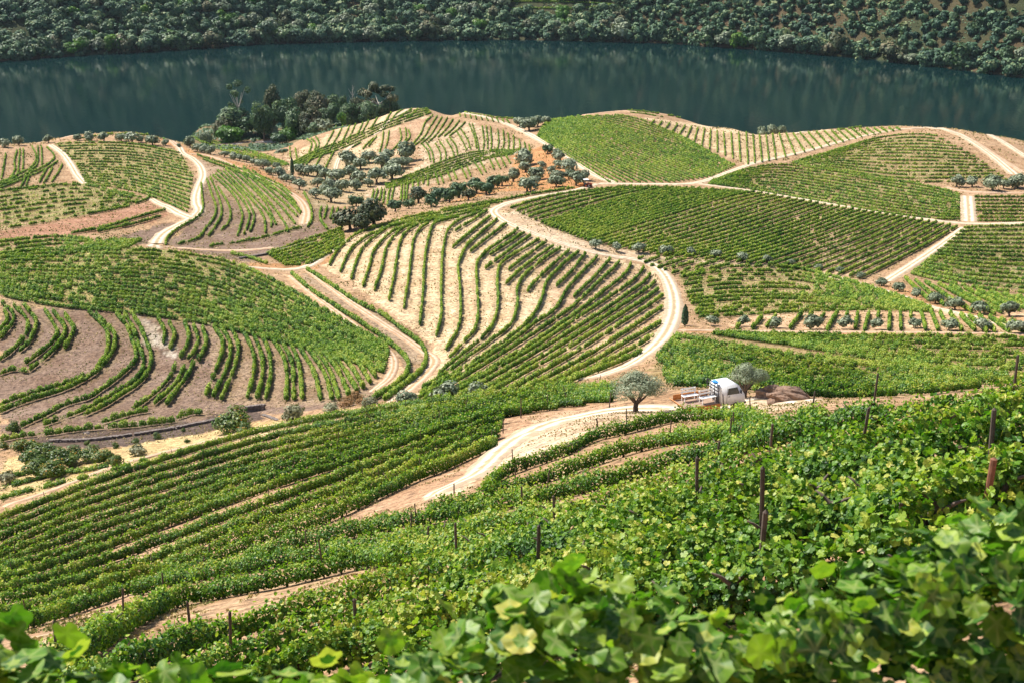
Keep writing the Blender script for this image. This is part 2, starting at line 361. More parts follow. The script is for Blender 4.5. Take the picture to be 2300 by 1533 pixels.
# fan ---------------------------------------------------------------
field('fan', 'the fan of curving rows and straw strips', 'the dark riverside thicket end', LL('''
740,593 757,563 780,540 806,522 850,507 900,492 960,478 1020,466 1080,455 1140,446 1200,434 1250,427 1290,421
765,608 774,585 789,559 811,539 837,524 890,503 940,489 1000,474 1060,463 1130,452
789,624 800,587 815,556 837,535 867,513 896,503 940,494 1000,481 1060,470 1100,462
815,641 830,596 839,565 859,539 885,517 922,502 954,493 1000,486
841,650 857,602 867,559 885,530 907,511 935,502
874,672 887,607 896,552 909,524 933,506 965,494 1000,487
907,689 917,628 924,574 930,535 948,509 975,497 1030,482 1085,468
943,726 950,661 952,607 959,552 972,506 998,493 1030,487
980,752 991,709 991,654 992,600 996,556 1006,517 1033,493 1062,482 1091,472
1022,517 1040,506 1060,495 1080,481 1095,472
1017,554 1040,535 1060,518 1080,502 1102,484
1002,782 1028,739 1035,698 1033,643 1029,600 1035,578 1048,552 1074,528 1097,508 1117,491
1057,563 1080,545 1110,522 1137,501
1011,800 1040,768 1067,738 1074,698 1072,643 1070,600 1076,583 1096,561 1128,539 1150,525 1163,513
1102,570 1125,555 1150,540 1178,521
1090,601 1115,583 1150,557 1192,528
985,838 1030,800 1080,760 1109,722 1119,676 1117,628 1121,600 1130,587 1148,574 1180,555 1211,537
1143,604 1165,587 1185,573 1205,558 1226,543
1137,635 1158,615 1180,596 1210,574 1243,551
950,868 1000,838 1050,800 1100,765 1148,726 1162,683 1162,650 1176,620 1213,587 1240,568 1259,556
1185,652 1205,628 1230,604 1255,582 1279,561
945,880 1000,850 1080,800 1150,752 1189,718 1215,675 1228,633 1257,600 1280,580 1299,565
1250,641 1267,625 1285,608 1300,588 1316,568
940,890 1010,853 1090,803 1160,757 1202,724 1237,702 1257,680 1276,646 1311,607 1330,588 1341,575
1289,665 1311,644 1333,624 1352,602 1370,582
955,895 1040,845 1120,797 1200,747 1278,694 1311,665 1354,624 1377,603 1391,586
975,898 1080,838 1180,780 1257,728 1300,698 1354,655 1398,620 1412,602 1417,590
1000,893 1100,835 1200,778 1300,711 1354,676 1409,639 1433,618 1446,600
1030,890 1110,843 1200,792 1290,738 1376,683 1420,652 1447,632 1461,614
1060,888 1150,838 1240,786 1330,729 1420,670 1450,650 1472,632
1090,885 1180,834 1260,790 1330,747 1400,702 1450,670 1479,648
1125,885 1200,843 1300,785 1400,722 1450,690 1488,663
1165,880 1230,845 1310,802 1400,747 1455,710 1489,687
1200,873 1260,846 1330,811 1400,770 1450,742 1484,722
1230,868 1300,840 1360,812 1420,781 1466,753
1260,862 1310,841 1370,818 1420,797 1440,785
'''), w=.40, h=1.35, gap=.04, lift=.7, mx=1)
field('ditch', 'the ditch of dry grass beside the fan', 'the left hill', LL('''
655,612 700,650 760,690 830,735 885,775 916,808 912,838 880,866 835,893
690,603 740,635 800,675 860,705 905,740 945,770 957,800 943,832 905,863 865,893
'''), w=.6, h=1.5, gap=.02, lift=.8)
# left hill -----------------------------------------------------------
field('crown', 'the dense yellow-green crown of the left hill', 'its far edge', fam([
 '0,566 150,559 300,560 420,569 530,592 640,642 760,712 868,772',
 '0,612 100,620 220,625 350,632 470,655 600,700 730,748 872,792',
 '0,660 100,680 200,692 330,704 450,722 560,747 680,778 780,805 862,832'], [7, 8]), w=.5, h=1.2, gap=.16, lift=.7, hs=.56, ws=.40)
field('terrace', 'the rocky terraces of the left hill', 'the left end', LL('''
10,695 16,718 0,742
5,680 28,702 28,725 0,758
30,685 60,715 62,740 50,762 22,790 0,805
50,680 78,715 80,735 65,768 45,786
100,695 125,735 128,752 110,775 78,800 58,813
120,700 145,735 140,760 120,785 92,810 68,828
145,705 165,735 160,755 145,780
0,836 30,828 60,832
200,700 235,735 243,760 240,790 222,820 190,843 130,864 60,885 0,905
215,705 255,745 258,765 250,795 222,828 185,853 130,877 60,898 0,922
262,705 283,729 293,753 304,786 302,812 272,840 235,868 200,890 150,905 100,930 50,953
280,705 300,740 310,775 322,805 318,835 300,855 260,880 215,905 170,925 100,950
295,700 318,740 332,775 340,800 332,835 310,860 280,880 240,905 190,928
355,715 370,745 367,768
380,725 392,750 383,780
415,725 425,755 420,775 405,800
435,730 445,765 435,790 422,805
455,735 463,765 456,790 446,808
395,815 385,840 365,865 330,895 300,915
415,820 400,850 380,875 345,905
435,815 420,845 400,870 375,905
230,945 265,935 300,925 330,920
0,985 60,975 120,970 170,962 230,957
245,957 300,953 340,948 390,942
400,935 430,925 452,925
480,732 500,770 489,820 462,885
498,735 518,775 508,828 480,887
521,738 536,780 524,831 498,893
541,738 566,783 571,831 556,890
564,742 586,790 590,839 578,890
582,742 604,790 608,839 597,892
612,761 638,805 645,850 642,893
630,761 656,816 660,893
649,761 671,816 679,893
671,776 705,835 720,895
682,768 727,835 746,893
697,768 738,828 761,893
716,779 757,828 783,885
735,779 775,831 801,874
753,779 790,824 816,867
772,779 809,820 831,856
792,786 825,820 845,845
'''), w=.5, h=1.35, gap=.07, lift=.75, hs=.66, ws=.5)
# valley and left spur --------------------------------------------------
field('band', 'the dark green band behind the left hill', 'its far edge', fam(['0,542 120,530 200,536 318,538', '0,588 120,572 220,560 290,553'], [4]), w=.5, h=1.3, gap=.14, lift=.7)
field('bank', 'the pinkish bank left of the white road', 'the far side', LL('161,522 239,508 304,488 370,470\n220,518 300,501 362,484\n305,455 325,448 338,440'), w=.6, h=1.5, gap=.04, lift=.8)
field('patch', 'the sparse patch above the pinkish bank', 'its far edge', fam(['0,433 100,420 190,415 300,436', '0,470 100,455 200,446 318,442', '0,512 80,500 180,482 290,462'], [3, 3]), w=.6, h=1.3, gap=.42, lift=.7)
field('top terrace', 'the small terraces at the far left', 'the left edge', LL('''
13,343 8,375 3,400
38,338 32,360 33,380 22,400 0,408
45,335 42,365 38,390 18,408 0,416
52,333 52,365 50,385
72,328 80,345 80,360 70,375 45,388 20,402 0,412
85,328 85,350 82,370 60,388
93,328 94,350 94,370
105,330 120,345 120,357 100,372 75,384 50,394 20,410
130,362 100,380 70,393 35,408 0,422
58,394 54,405 47,418
67,390 62,405 58,416
105,378 95,395 88,408
118,375 108,395 98,410
140,368 130,388 116,407
0,428 50,422 100,416 175,411
'''), w=.5, h=1.3, gap=.06, lift=.7)
field('knoll', 'the round field left of the white road', 'the dirt track on its crest', fam(['124,322 200,319 300,322 404,342', '172,367 280,370 360,380 433,395', '193,412 272,421 339,438 422,474'], [7, 8]), w=.55, h=1.2, gap=.25, lift=.7)
field('strip', 'the thin strip under the crest track', 'the crest', LL('180,309 240,301 290,299\n290,300 350,303 370,312'), w=.6, h=1.3, gap=.1)
field('spur', 'the curved field right of the white road', 'the white road', LL('''
452,410 454,443 456,469 446,484 422,500 393,517 374,537 372,552
465,402 474,432 485,465 480,489 461,513 450,530 433,538 402,546
472,397 489,437 498,471 493,493 480,513 467,530
489,419 511,454 518,478 513,500 496,516
478,393 524,437 543,476 543,497 533,528
485,389 535,437 559,476 557,500 548,524
489,382 546,437 570,480 567,504 561,519
502,384 567,450 593,489 596,521
507,378 578,450 607,487 609,508
515,376 589,445 620,503
524,371 600,448 641,503 646,519
546,382 622,454 663,501
546,374 633,450 667,484
567,382 643,445 674,478
470,362 530,384 600,415 650,447 676,475
455,356 502,373 560,394 622,417 665,454
443,347 502,366 565,388 622,411 655,435
472,552 485,548 500,547
517,545 557,539 600,530 637,519
640,518 660,513 680,510
'''), w=.5, h=1.3, gap=.08, lift=.7)
field('outer', 'the verge of the orange bend', 'the bend', LL('683,432 698,465 700,493 691,508'), w=.6, h=1.4, gap=.02)
field('hollow', 'the green hollow below the thicket', 'its far edge', fam(['600,568 660,547 730,524 768,510', '640,594 690,590 740,566 775,546'], [6])
 + LL('520,568 560,577 600,590\n722,465 718,480 722,497 735,513\n735,463 728,490\n748,465 742,490\n760,467 748,500\n775,467 760,500'), w=.5, h=1.3, gap=.06, lift=.7)
field('slant', 'the slanting strip above the olive line', 'its far edge', fam(['426,306 502,322 567,339 633,361 648,369', '454,320 524,345 589,362 625,372'], [3]), w=.5, h=1.3, gap=.08, lift=.7)
# middle spur -------------------------------------------------------------
field('sash', 'the green sash over the straw spur', 'its far side', fam(['655,365 709,338 763,318 807,298 861,274 926,249 960,243', '663,375 709,353 763,334 807,315 861,290 926,267 968,252'], [2]), w=.5, h=1.3, gap=.06, lift=.7)
field('finger', 'the straw spur beside the riverside trees', 'its left end', LL('''
651,330 652,352
663,332 667,356
685,310 700,321 693,345
696,308 709,323 705,343
709,306 717,321 711,339
757,280 750,293 730,330
772,278 763,297 741,334
789,271 783,287 765,325
804,271 796,284 780,321
830,250 820,265 800,308
841,251 830,267 811,302
854,252 833,289
889,243 876,256 861,282
909,243 893,252 878,271
926,243 909,254 891,269
939,243 926,256 913,264
709,378 715,360 730,339
730,378 739,360 750,339
687,369 698,356 705,346
791,330 805,322 817,317
815,334 825,322 839,310
828,328 836,317 846,306
852,343 859,317 861,295
863,341 870,317 874,293
880,339 900,313 898,287
891,334 911,313 911,287
897,332 920,308 917,291
'''), w=.5, h=1.3, gap=.08, lift=.7)
field('weave', 'the woven dark rows below the crest road', 'the crest road', LL('''
972,258 955,275 945,300 925,325
982,260 966,285 952,308 932,325
993,262 979,285 965,306 945,322
1005,264 992,285 977,305 960,320
1018,267 1003,288 985,307
1032,270 1017,289 998,305
1045,273 1030,289 1010,304
948,323 961,339 967,362
957,319 970,339 974,365
978,321 989,343 989,362
987,317 1000,337 1001,356
1002,313 1015,334 1020,352
1009,306 1024,328 1028,348
1026,295 1039,317 1048,336
1035,289 1050,313 1057,334
1054,278 1065,306 1070,332
1061,278 1072,317 1075,335
1083,282 1087,317 1085,335
1092,283 1095,310 1095,333
1102,284 1104,320 1102,338
1118,290 1120,320 1116,335
1130,292 1132,320 1128,336
1141,299 1143,320 1141,335
1153,304 1154,322 1152,338
1166,312 1168,328 1165,342
1178,320 1180,332 1178,342
1188,325 1190,338 1186,346
''') + fam(['1165,336 1110,336 1060,342 1010,356 950,380 900,400 865,413', '1150,348 1100,354 1040,374 980,396 920,411 868,422'], [4]) + LL('''
839,426 837,437 835,446
848,424 845,437 841,449
857,422 855,437 852,449
864,424 862,440 861,455
876,421 872,440 870,460
885,417 881,437 878,458
902,415 901,432 900,449
909,413 908,430 907,448
916,408 914,430 913,447
926,404 928,426
939,402 939,426
952,398 950,412
961,393 961,416
978,388 985,413
988,387 996,410
1004,383 1013,404
1017,380 1026,402
1037,376 1048,400
1048,371 1057,395
1067,365 1083,391
1078,361 1092,386
1100,357 1110,380
1112,354 1124,378
1125,352 1136,374
1137,350 1146,366
'''), w=.5, h=1.3, gap=.07, lift=.7)
field('crest', 'the pale strip along the crest road', 'its left end', LL('''
965,242 1010,246 1060,254 1110,262 1160,266
975,240 1020,243 1070,251 1120,259
1020,252 1022,258
1032,254 1034,260
1044,256 1046,263
1056,258 1058,265
1068,260 1070,267
1080,262 1083,268
1092,263 1096,270
1104,264 1108,272
1115,265 1120,273
1127,266 1132,274
1138,267 1144,275
1170,256 1220,254 1280,253
1180,259 1240,257 1300,254
1410,247 1440,249 1480,254
1415,251 1445,254 1490,262
1500,258 1550,262 1590,270
1520,262 1560,270 1610,282
1530,248 1580,262 1640,282 1672,290
1860,287 1920,280 1975,276
1880,291 1930,284 1980,279
'''), w=.5, h=1.3, gap=.08, lift=.7)
# right hand fields ----------------------------------------------------------
field('lozenge', 'the lozenge field of slanting rows', 'its left corner', fam(['1206,304 1290,357 1370,408', '1217,283 1340,340 1450,385 1505,408', '1230,268 1350,303 1480,350 1600,395',
 '1275,260 1400,283 1530,325 1652,370', '1380,257 1430,265 1500,292 1560,320'], [7, 8, 9, 4]), w=.52, h=1.3, gap=.05, lift=.7)
field('comb', 'the comb of short rows under the crest', 'its left end', fam(['1470,269 1460,281', '1539,281 1523,305', '1625,296 1629,348', '1676,297 1680,368', '1735,300 1743,357', '1797,298 1829,335',
 '1852,294 1880,322', '1930,288 1950,303', '2012,286 2022,291'], [3, 5, 2, 3, 3, 2, 4, 4]), w=.5, h=1.4, gap=.03, lift=.7)
field('leaf', 'the leaf-shaped field at the far right', 'its far edge', fam(['1895,330 1970,309 2048,300 2105,304', '1812,353 1930,343 2060,343 2190,350', '1778,364 1891,386 2009,405 2100,407 2262,402'], [5, 7]), w=.6, h=1.3, gap=.12, lift=.7)
field('wedge', 'the long green wedge', 'its far edge', fam(['1600,405 1680,378 1760,369 1850,380 1960,396 2080,416 2155,434', '1592,412 1700,426 1850,451 2000,477 2100,489 2155,491'], [10]), w=.58, h=1.3, gap=.06, lift=.7)
field('big', 'the big striped field', 'its upper left corner', fam(['1147,466 1200,450 1280,432 1400,419', '1215,499 1333,462 1425,435 1498,418', '1320,539 1420,507 1550,468 1640,440 1695,430',
 '1490,573 1600,550 1700,520 1800,487 1870,461', '1700,592 1800,560 1900,525 1960,500 2010,482', '1935,622 2000,590 2080,548 2150,507'], [4, 12, 10, 8, 8]), w=.5, h=1.45, gap=.02, lift=.7)
field('right block', 'the small block right of the pale gap', 'its far edge', fam(['2190,441 2300,441 2420,441', '2197,494 2300,495 2420,496'], [6]), w=.58, h=1.3, gap=.05, lift=.7)
field('dark block', 'the dark block beside the slanting track', 'its far edge', fam(['2165,511 2230,507 2420,503', '2120,550 2200,554 2420,556', '2047,612 2120,630 2200,645 2420,668'], [4, 9]), w=.58, h=1.35, gap=.05, lift=.7)
field('slats', 'the slanting rows below the dark block', 'their left end', LL('''
2032,621 2055,645 2086,672
2056,628 2085,655 2120,683
2079,632 2125,663 2183,698
2108,636 2170,670 2235,703
2134,640 2190,670 2250,700
2166,645 2215,670 2265,695
2194,649 2240,672 2290,695
2224,655 2270,676 2330,702
2253,658 2300,678 2340,696
2282,664 2330,684
'''), w=.5, h=1.35, gap=.04, lift=.7)
field('tufted', 'the tufted field right of the bend', 'its far edge', fam(['1530,612 1600,601 1700,597 1805,604 1950,642 2080,687', '1545,665 1650,655 1800,655 1950,668 2095,694',
 '1570,710 1700,703 1800,697 1900,694 2000,694 2088,697'], [5, 5]) + LL('''
1433,580 1450,574
1448,588 1480,576
1462,595 1510,578
1478,600 1540,580
1490,605 1580,582
1510,612 1610,586
1525,620 1640,592
'''), w=.5, h=1.3, gap=.24, lift=.7)
field('pickets', 'the short rows behind the line of round olives', 'their left end', LL('''
1690,736 1711,711
1655,735 1662,728
1723,732 1743,708
1774,735 1801,703
1815,712 1825,702
1838,722 1852,704
1858,739 1880,701
1900,710 1904,701
1921,735 1927,701
1942,739 1952,700
1972,710 1974,700
1997,739 1999,699
2024,739 2022,699
2046,712 2046,700
2079,739 2069,699
2107,739 2091,698
2125,728 2112,702
2161,739 2134,703
2189,739 2157,706
2216,743 2177,709
2236,743 2200,710
2267,743 2224,713
2300,743 2247,717
2330,745 2270,720
'''), w=.45, h=1.4, gap=.03, lift=.7)
field('verge', 'the weedy foot of the near slope', 'the far side', LL('''
0,1095 60,1078 130,1062 200,1052 270,1040
0,1118 80,1096 170,1074 260,1052 330,1030
0,1072 50,1062 100,1050
'''), w=.7, h=1.0, gap=.3, lift=.5)

# world rows
for f in FIELDS:
    st = f['st']; f['W'] = []
    for c in f['rows']:
        c = smooth_px(c, 4) if not isinstance(c, np.ndarray) else dens(c, 4)
        Wd = unproject(c[:, 0], c[:, 1], st.get('lift', .7)*.62, 9 if f['key'] in ('slope', 'lower slope') else 100)
        segs = split_jumps(Wd, lim=.16 if st.get('near') else .05)
        plen = np.hypot(*np.diff(c, axis=0).T).sum()
        f['W'].append((segs, plen))
# the nearest row, right in front of the lens, and the one just beside the frame
FRONT = [np.array([(-4.6, 4.9), (-2.4, 4.75), (-1.2, 4.7), (0, 4.75), (1.4, 5.0), (3.2, 5.5), (5.2, 6.3)])]
field('front', 'the blurred foreground', 'the lens', [], w=.42, h=1.52, gap=0, near=1, shoot=.16, cover=1.25, tone=.12)
for P in FRONT:
    P = dens(P, .2); FIELDS[-1]['W'] = [([np.c_[P, hz(P[:, 0], P[:, 1])+np.interp(P[:, 0], [-2, -1, -.5, 0, 2], [.10, .10, .04, -.08, .04])]], 2300)]
    FIELDS[-1]['rows'] = [None]
# ------------------------------------------------------------------ ground colours and mesh
SOIL = (.44, .305, .20)
tint = np.empty(GX.shape+(3,), np.float32); tint[:] = SOIL
def zone(c, poly, px=True, jit=1.2, mix=1.0, dmin=60):
    if px:
        q = dens(L(poly)+[L(poly)[0]], 14); P = unproject(q[:, 0], q[:, 1], 0, dmin)[:, :2]
    else: P = np.array(poly, float)
    x0, y0 = P.min(0)-4; x1, y1 = P.max(0)+4
    r = np.where((YK > y0) & (YK < y1))[0]
    if not len(r): return
    sl = slice(r[0], r[-1]+1); gx = GX[sl]; gy = GY[sl]
    jx = fbm(gx, gy, 3.0, 2, 9)*jit*3; jy = fbm(gx, gy, 3.0, 2, 17)*jit*3
    m = in_poly(gx+jx, gy+jy, P).astype(np.float32)[..., None]*mix
    tint[sl] = tint[sl]*(1-m) + np.array(c, np.float32)*m
STRAW = (.66, .52, .36); ROCK = (.235, .17, .14); PINK = (.46, .30, .22); RUSTG = (.50, .27, .13); GREENY = (.22, .21, .09); PALE = (.60, .48, .36); DRY = (.56, .44, .24); DARKR = (.12, .09, .08)
zone(STRAW, '735,600 760,545 820,515 1000,470 1110,462 1200,520 1340,575 1460,600 1510,690 1470,770 1330,850 1000,905 940,890 985,820 960,760')
zone((.60, .44, .31), '1180,560 1430,600 1500,680 1440,800 1200,870 1000,880 1150,760 1250,700')
zone((.52, .37, .26), '1140,470 1300,425 2150,500 1940,625 1500,580 1320,545')
zone(PALE, '1120,480 1160,470 1330,548 1500,578 1700,590 1700,600 1460,590 1250,555')
zone(ROCK, '0,690 200,690 350,705 450,725 560,745 680,775 860,900 600,930 400,960 0,1000')
zone((.32, .24, .18), '470,740 700,780 860,860 800,905 640,915 500,900')
zone((.42, .38, .34), '295,700 330,712 365,735 380,775 400,805 380,800 340,770 310,730')
zone((.34, .33, .13), '0,555 300,552 530,590 760,710 880,800 800,815 560,750 330,704 0,670', mix=.75)
zone((.50, .40, .27), '0,650 45,660 50,685 0,690')
zone(DARKR, '60,985 180,970 300,955 440,940 560,925 600,938 520,955 400,985 300,1000 180,1005 60,1010')
zone(DRY, '0,1120 0,1030 120,1010 250,1005 420,980 560,950 700,930 860,905 860,920 640,965 430,1020 200,1085')
zone((.70, .55, .36), '420,1000 560,962 700,935 860,912 860,922 640,962 430,1020')
zone((.40, .31, .23), '690,612 760,650 900,730 948,780 940,830 870,885 860,875 910,830 900,790 830,730 700,640')
zone(RUSTG, '560,592 700,590 775,535 790,528 740,590 700,604 560,606', mix=.8)
zone((.58, .40, .26), '640,610 760,700 880,790 920,830 870,870 860,850 870,800 760,720 650,640', mix=.8)
zone(ROCK, '430,410 460,395 520,450 600,500 700,500 740,520 700,540 560,590 400,560 370,550 430,500')
zone((.40, .30, .22), '440,345 540,370 640,430 690,480 680,510 600,500 500,440 450,400')
zone(ROCK, '690,440 760,470 760,510 700,545 560,575 520,560 690,510')
zone((.40, .23, .16), '0,520 160,490 320,455 350,450 380,480 340,500 160,530 0,545')
zone(ROCK, '220,545 380,500 400,500 330,548 240,556')
zone((.30, .31, .12), '0,430 190,412 320,440 200,480 0,510', mix=.6)
zone((.34, .34, .13), '124,322 300,318 404,340 433,390 420,470 270,420 190,412', mix=.6)
zone(RUSTG, '360,300 440,345 560,370 640,410 700,470 690,480 640,432 540,382 430,352 350,312', mix=.8)
zone(STRAW, '650,350 760,290 900,242 960,240 960,300 900,345 760,390 640,385')
zone((.52, .36, .25), '850,330 900,280 960,262 930,320 860,350')
zone((.46, .38, .24), '680,360 900,350 950,420 820,460 700,470 680,430', mix=.7)
zone(RUSTG, '1150,350 1230,325 1320,400 1300,425 1130,430 1000,460 1100,420 1160,400')
zone(PALE, '940,310 1050,272 1190,330 1150,350 1000,400 840,460 820,430 950,370')
zone(STRAW, '1440,262 1700,296 2040,288 1800,340 1680,372 1560,320')
zone((.62, .44, .30), '1640,735 2300,745 2300,700 2120,695 1850,695 1650,715')
zone(RUSTG, '1520,738 1700,742 2300,748 2300,753 1600,748 1520,745', mix=.9)
zone(RUSTG, '1960,640 2110,690 2300,735 2300,720 2120,672 2010,640', mix=.55)
zone((.33, .27, .13), '1500,750 2300,752 2300,850 1850,880 1450,860 1480,800', mix=.7)
zone((.38, .34, .16), '1530,610 1800,600 2090,690 1570,712', mix=.55)
zone((.30, .28, .13), '1600,405 1850,378 2160,432 2155,495 1850,450', mix=.6)
zone((.30, .28, .13), '1780,362 2048,298 2260,400 2009,405', mix=.6)
zone((.26, .27, .12), '2050,612 2165,508 2400,500 2400,668', mix=.7)
zone((.48, .32, .22), '0,1150 400,1015 1000,895 1400,880 1400,930 1000,1100 500,1290 0,1450', mix=.85, dmin=12)
zone((.56, .44, .32), '80,1440 250,1365 400,1325 420,1345 300,1375 130,1450', mix=1, dmin=12)
zone((.62, .50, .38), '940,1120 1060,1060 1130,985 1200,940 1400,915 1700,900 1850,900 1700,935 1480,945 1330,965 1180,1040 1060,1095', mix=.9, dmin=30)
# undergrowth: weedy earth right below every row
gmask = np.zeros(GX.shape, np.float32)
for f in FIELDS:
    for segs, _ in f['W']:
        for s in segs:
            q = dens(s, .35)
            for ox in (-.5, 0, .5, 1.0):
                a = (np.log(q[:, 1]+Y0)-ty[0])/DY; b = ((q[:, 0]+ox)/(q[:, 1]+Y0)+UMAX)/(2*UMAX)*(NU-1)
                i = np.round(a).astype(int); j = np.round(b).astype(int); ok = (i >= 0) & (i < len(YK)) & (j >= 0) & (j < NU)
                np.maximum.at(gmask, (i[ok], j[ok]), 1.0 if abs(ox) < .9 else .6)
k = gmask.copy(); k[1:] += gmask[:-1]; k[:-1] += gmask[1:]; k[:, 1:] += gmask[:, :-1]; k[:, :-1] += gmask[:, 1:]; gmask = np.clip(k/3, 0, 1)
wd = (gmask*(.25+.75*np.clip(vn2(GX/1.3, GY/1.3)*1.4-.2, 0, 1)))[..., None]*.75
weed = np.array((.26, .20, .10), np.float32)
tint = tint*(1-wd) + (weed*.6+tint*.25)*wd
# far hillside soil and riverside shadow-tolerant scrub
fm = (GY > 760)
g1 = np.clip(fbm(GX, GY, 60, 3, 4)*2.2+.5, 0, 1)[..., None]
farcol = np.array((.055, .07, .035))*(1-g1) + np.array((.15, .10, .065))*g1
tint = np.where(fm[..., None], farcol, tint)
lo = (GY < 760) & (Z < 14) & (GY > 500); tint = np.where(lo[..., None], tint*.35+np.array((.10, .11, .05))*.65, tint)
i, j = np.meshgrid(np.arange(len(YK)-1), np.arange(NU-1), indexing='ij'); a = i*NU+j
GF = np.stack([a, a+1, a+NU+1, a+NU], -1).reshape(-1, 4)
m, n, b = mat_base('soil_and_dry_grass')
at = n.nodes.new('ShaderNodeAttribute'); at.attribute_name = 'tint'
ge = n.nodes.new('ShaderNodeNewGeometry')
def noise(scale, det=4, rough=.6, sx=None):
    no = n.nodes.new('ShaderNodeTexNoise'); no.inputs['Scale'].default_value = scale; no.inputs['Detail'].default_value = det; no.inputs['Roughness'].default_value = rough
    n.links.new(ge.outputs['Position'], no.inputs['Vector']); return no
def ramp(src, a0, c0, a1, c1):
    r = n.nodes.new('ShaderNodeValToRGB'); r.color_ramp.elements[0].position = a0; r.color_ramp.elements[1].position = a1
    r.color_ramp.elements[0].color = (*c0, 1); r.color_ramp.elements[1].color = (*c1, 1); n.links.new(src.outputs[0], r.inputs[0]); return r
def mulc(a_, b_):
    mx = n.nodes.new('ShaderNodeMix'); mx.data_type = 'RGBA'; mx.blend_type = 'MULTIPLY'; mx.inputs[0].default_value = 1
    n.links.new(a_, mx.inputs[6]); n.links.new(b_, mx.inputs[7]); return mx.outputs[2]
r1 = ramp(noise(1.6, 6, .75), .36, (.34, .31, .30), .60, (1.22, 1.18, 1.10))
r2 = ramp(noise(.22, 4), .35, (.80, .72, .64), .65, (1.1, 1.1, 1.08))
r3 = ramp(noise(7.0, 3, .8), .36, (.62, .60, .58), .62, (1.12, 1.12, 1.1))
cc = mulc(mulc(mulc(at.outputs['Color'], r1.outputs[0]), r2.outputs[0]), r3.outputs[0])
n.links.new(cc, b.inputs['Base Color']); b.inputs['Roughness'].default_value = .95; b.inputs['Specular IOR Level'].default_value = .15
bp = n.nodes.new('ShaderNodeBump'); bp.inputs['Strength'].default_value = .55; bp.inputs['Distance'].default_value = .25
n.links.new(noise(2.4, 6, .75).outputs[0], bp.inputs['Height']); n.links.new(bp.outputs[0], b.inputs['Normal'])
me = np_mesh('ground', np.stack([GX, GY, Z], -1).reshape(-1, 3), GF, m, smooth=True)
ca = me.attributes.new('tint', 'FLOAT_COLOR', 'POINT')
ca.data.foreach_set('color', np.concatenate([tint, np.ones(GX.shape+(1,))], -1).astype(np.float32).ravel())
tag(link('ground', me), 'dry hilly ground of straw and bare earth falling to the river', kind='structure')
# water
m, n, b = mat_base('river_water')
b.inputs['Base Color'].default_value = (.003, .018, .019, 1); b.inputs['Roughness'].default_value = .06; b.inputs['IOR'].default_value = 1.333
ge = n.nodes.new('ShaderNodeNewGeometry'); mp = n.nodes.new('ShaderNodeMapping'); mp.inputs['Scale'].default_value = (.9, .35, 1)
n.links.new(ge.outputs['Position'], mp.inputs['Vector'])
no = n.nodes.new('ShaderNodeTexNoise'); no.inputs['Scale'].default_value = .55; no.inputs['Detail'].default_value = 3; n.links.new(mp.outputs[0], no.inputs['Vector'])
bp = n.nodes.new('ShaderNodeBump'); bp.inputs['Strength'].default_value = .22; bp.inputs['Distance'].default_value = .3
n.links.new(no.outputs[0], bp.inputs['Height']); n.links.new(bp.outputs[0], b.inputs['Normal'])
me = np_mesh('river', [(-900, 560, 0), (900, 560, 0), (900, 1250, 0), (-900, 1250, 0)], [np.array([[0, 1, 2, 3]])], m)
tag(link('river', me), 'calm dark teal river below the vineyards', kind='structure')
# ------------------------------------------------------------------ dirt roads (each a sheet laid over the ground)
def roadmat(name, c, rut):
    mid_ = (rut[0]*.92, rut[1]*.92, rut[2]*.8)
    m, n, b = mat_base(name)
    at = n.nodes.new('ShaderNodeAttribute'); at.attribute_name = 'across'
    ge = n.nodes.new('ShaderNodeNewGeometry')
    no = n.nodes.new('ShaderNodeTexNoise'); no.inputs['Scale'].default_value = 1.1; no.inputs['Detail'].default_value = 6; no.inputs['Roughness'].default_value = .7
    n.links.new(ge.outputs['Position'], no.inputs['Vector'])
    r = n.nodes.new('ShaderNodeValToRGB'); e = r.color_ramp.elements
    e[0].position = .0; e[0].color = (*rut, 1); e[1].position = 1; e[1].color = (*rut, 1)
    for p, cc_ in ((.18, rut), (.28, c), (.37, c), (.44, mid_), (.56, mid_), (.63, c), (.72, c), (.82, rut)):
        q = e.new(p); q.color = (*cc_, 1)
    ad = n.nodes.new('ShaderNodeMath'); ad.operation = 'MULTIPLY_ADD'; n.links.new(no.outputs[0], ad.inputs[0]); ad.inputs[1].default_value = .28
    s = n.nodes.new('ShaderNodeMath'); s.operation = 'SUBTRACT'; n.links.new(at.outputs['Fac'], s.inputs[0]); s.inputs[1].default_value = .14
    n.links.new(s.outputs[0], ad.inputs[2]); n.links.new(ad.outputs[0], r.inputs[0])
    rr = n.nodes.new('ShaderNodeValToRGB'); rr.color_ramp.elements[0].position = .35; rr.color_ramp.elements[0].color = (.74, .70, .66, 1); rr.color_ramp.elements[1].position = .62; rr.color_ramp.elements[1].color = (1.08, 1.07, 1.06, 1)
    n.links.new(no.outputs[0], rr.inputs[0])
    mx = n.nodes.new('ShaderNodeMix'); mx.data_type = 'RGBA'; mx.blend_type = 'MULTIPLY'; mx.inputs[0].default_value = 1
    n.links.new(r.outputs[0], mx.inputs[6]); n.links.new(rr.outputs[0], mx.inputs[7]); n.links.new(mx.outputs[2], b.inputs['Base Color'])
    b.inputs['Roughness'].default_value = .95; b.inputs['Specular IOR Level'].default_value = .1
    bp = n.nodes.new('ShaderNodeBump'); bp.inputs['Strength'].default_value = .35; bp.inputs['Distance'].default_value = .12
    n.links.new(no.outputs[0], bp.inputs['Height']); n.links.new(bp.outputs[0], b.inputs['Normal'])
    return m
M['road'] = roadmat('pale_dirt', (.64, .54, .43), (.42, .32, .22))
M['road2'] = roadmat('reddish_dirt', (.54, .41, .31), (.42, .28, .18))
ROADN = 0
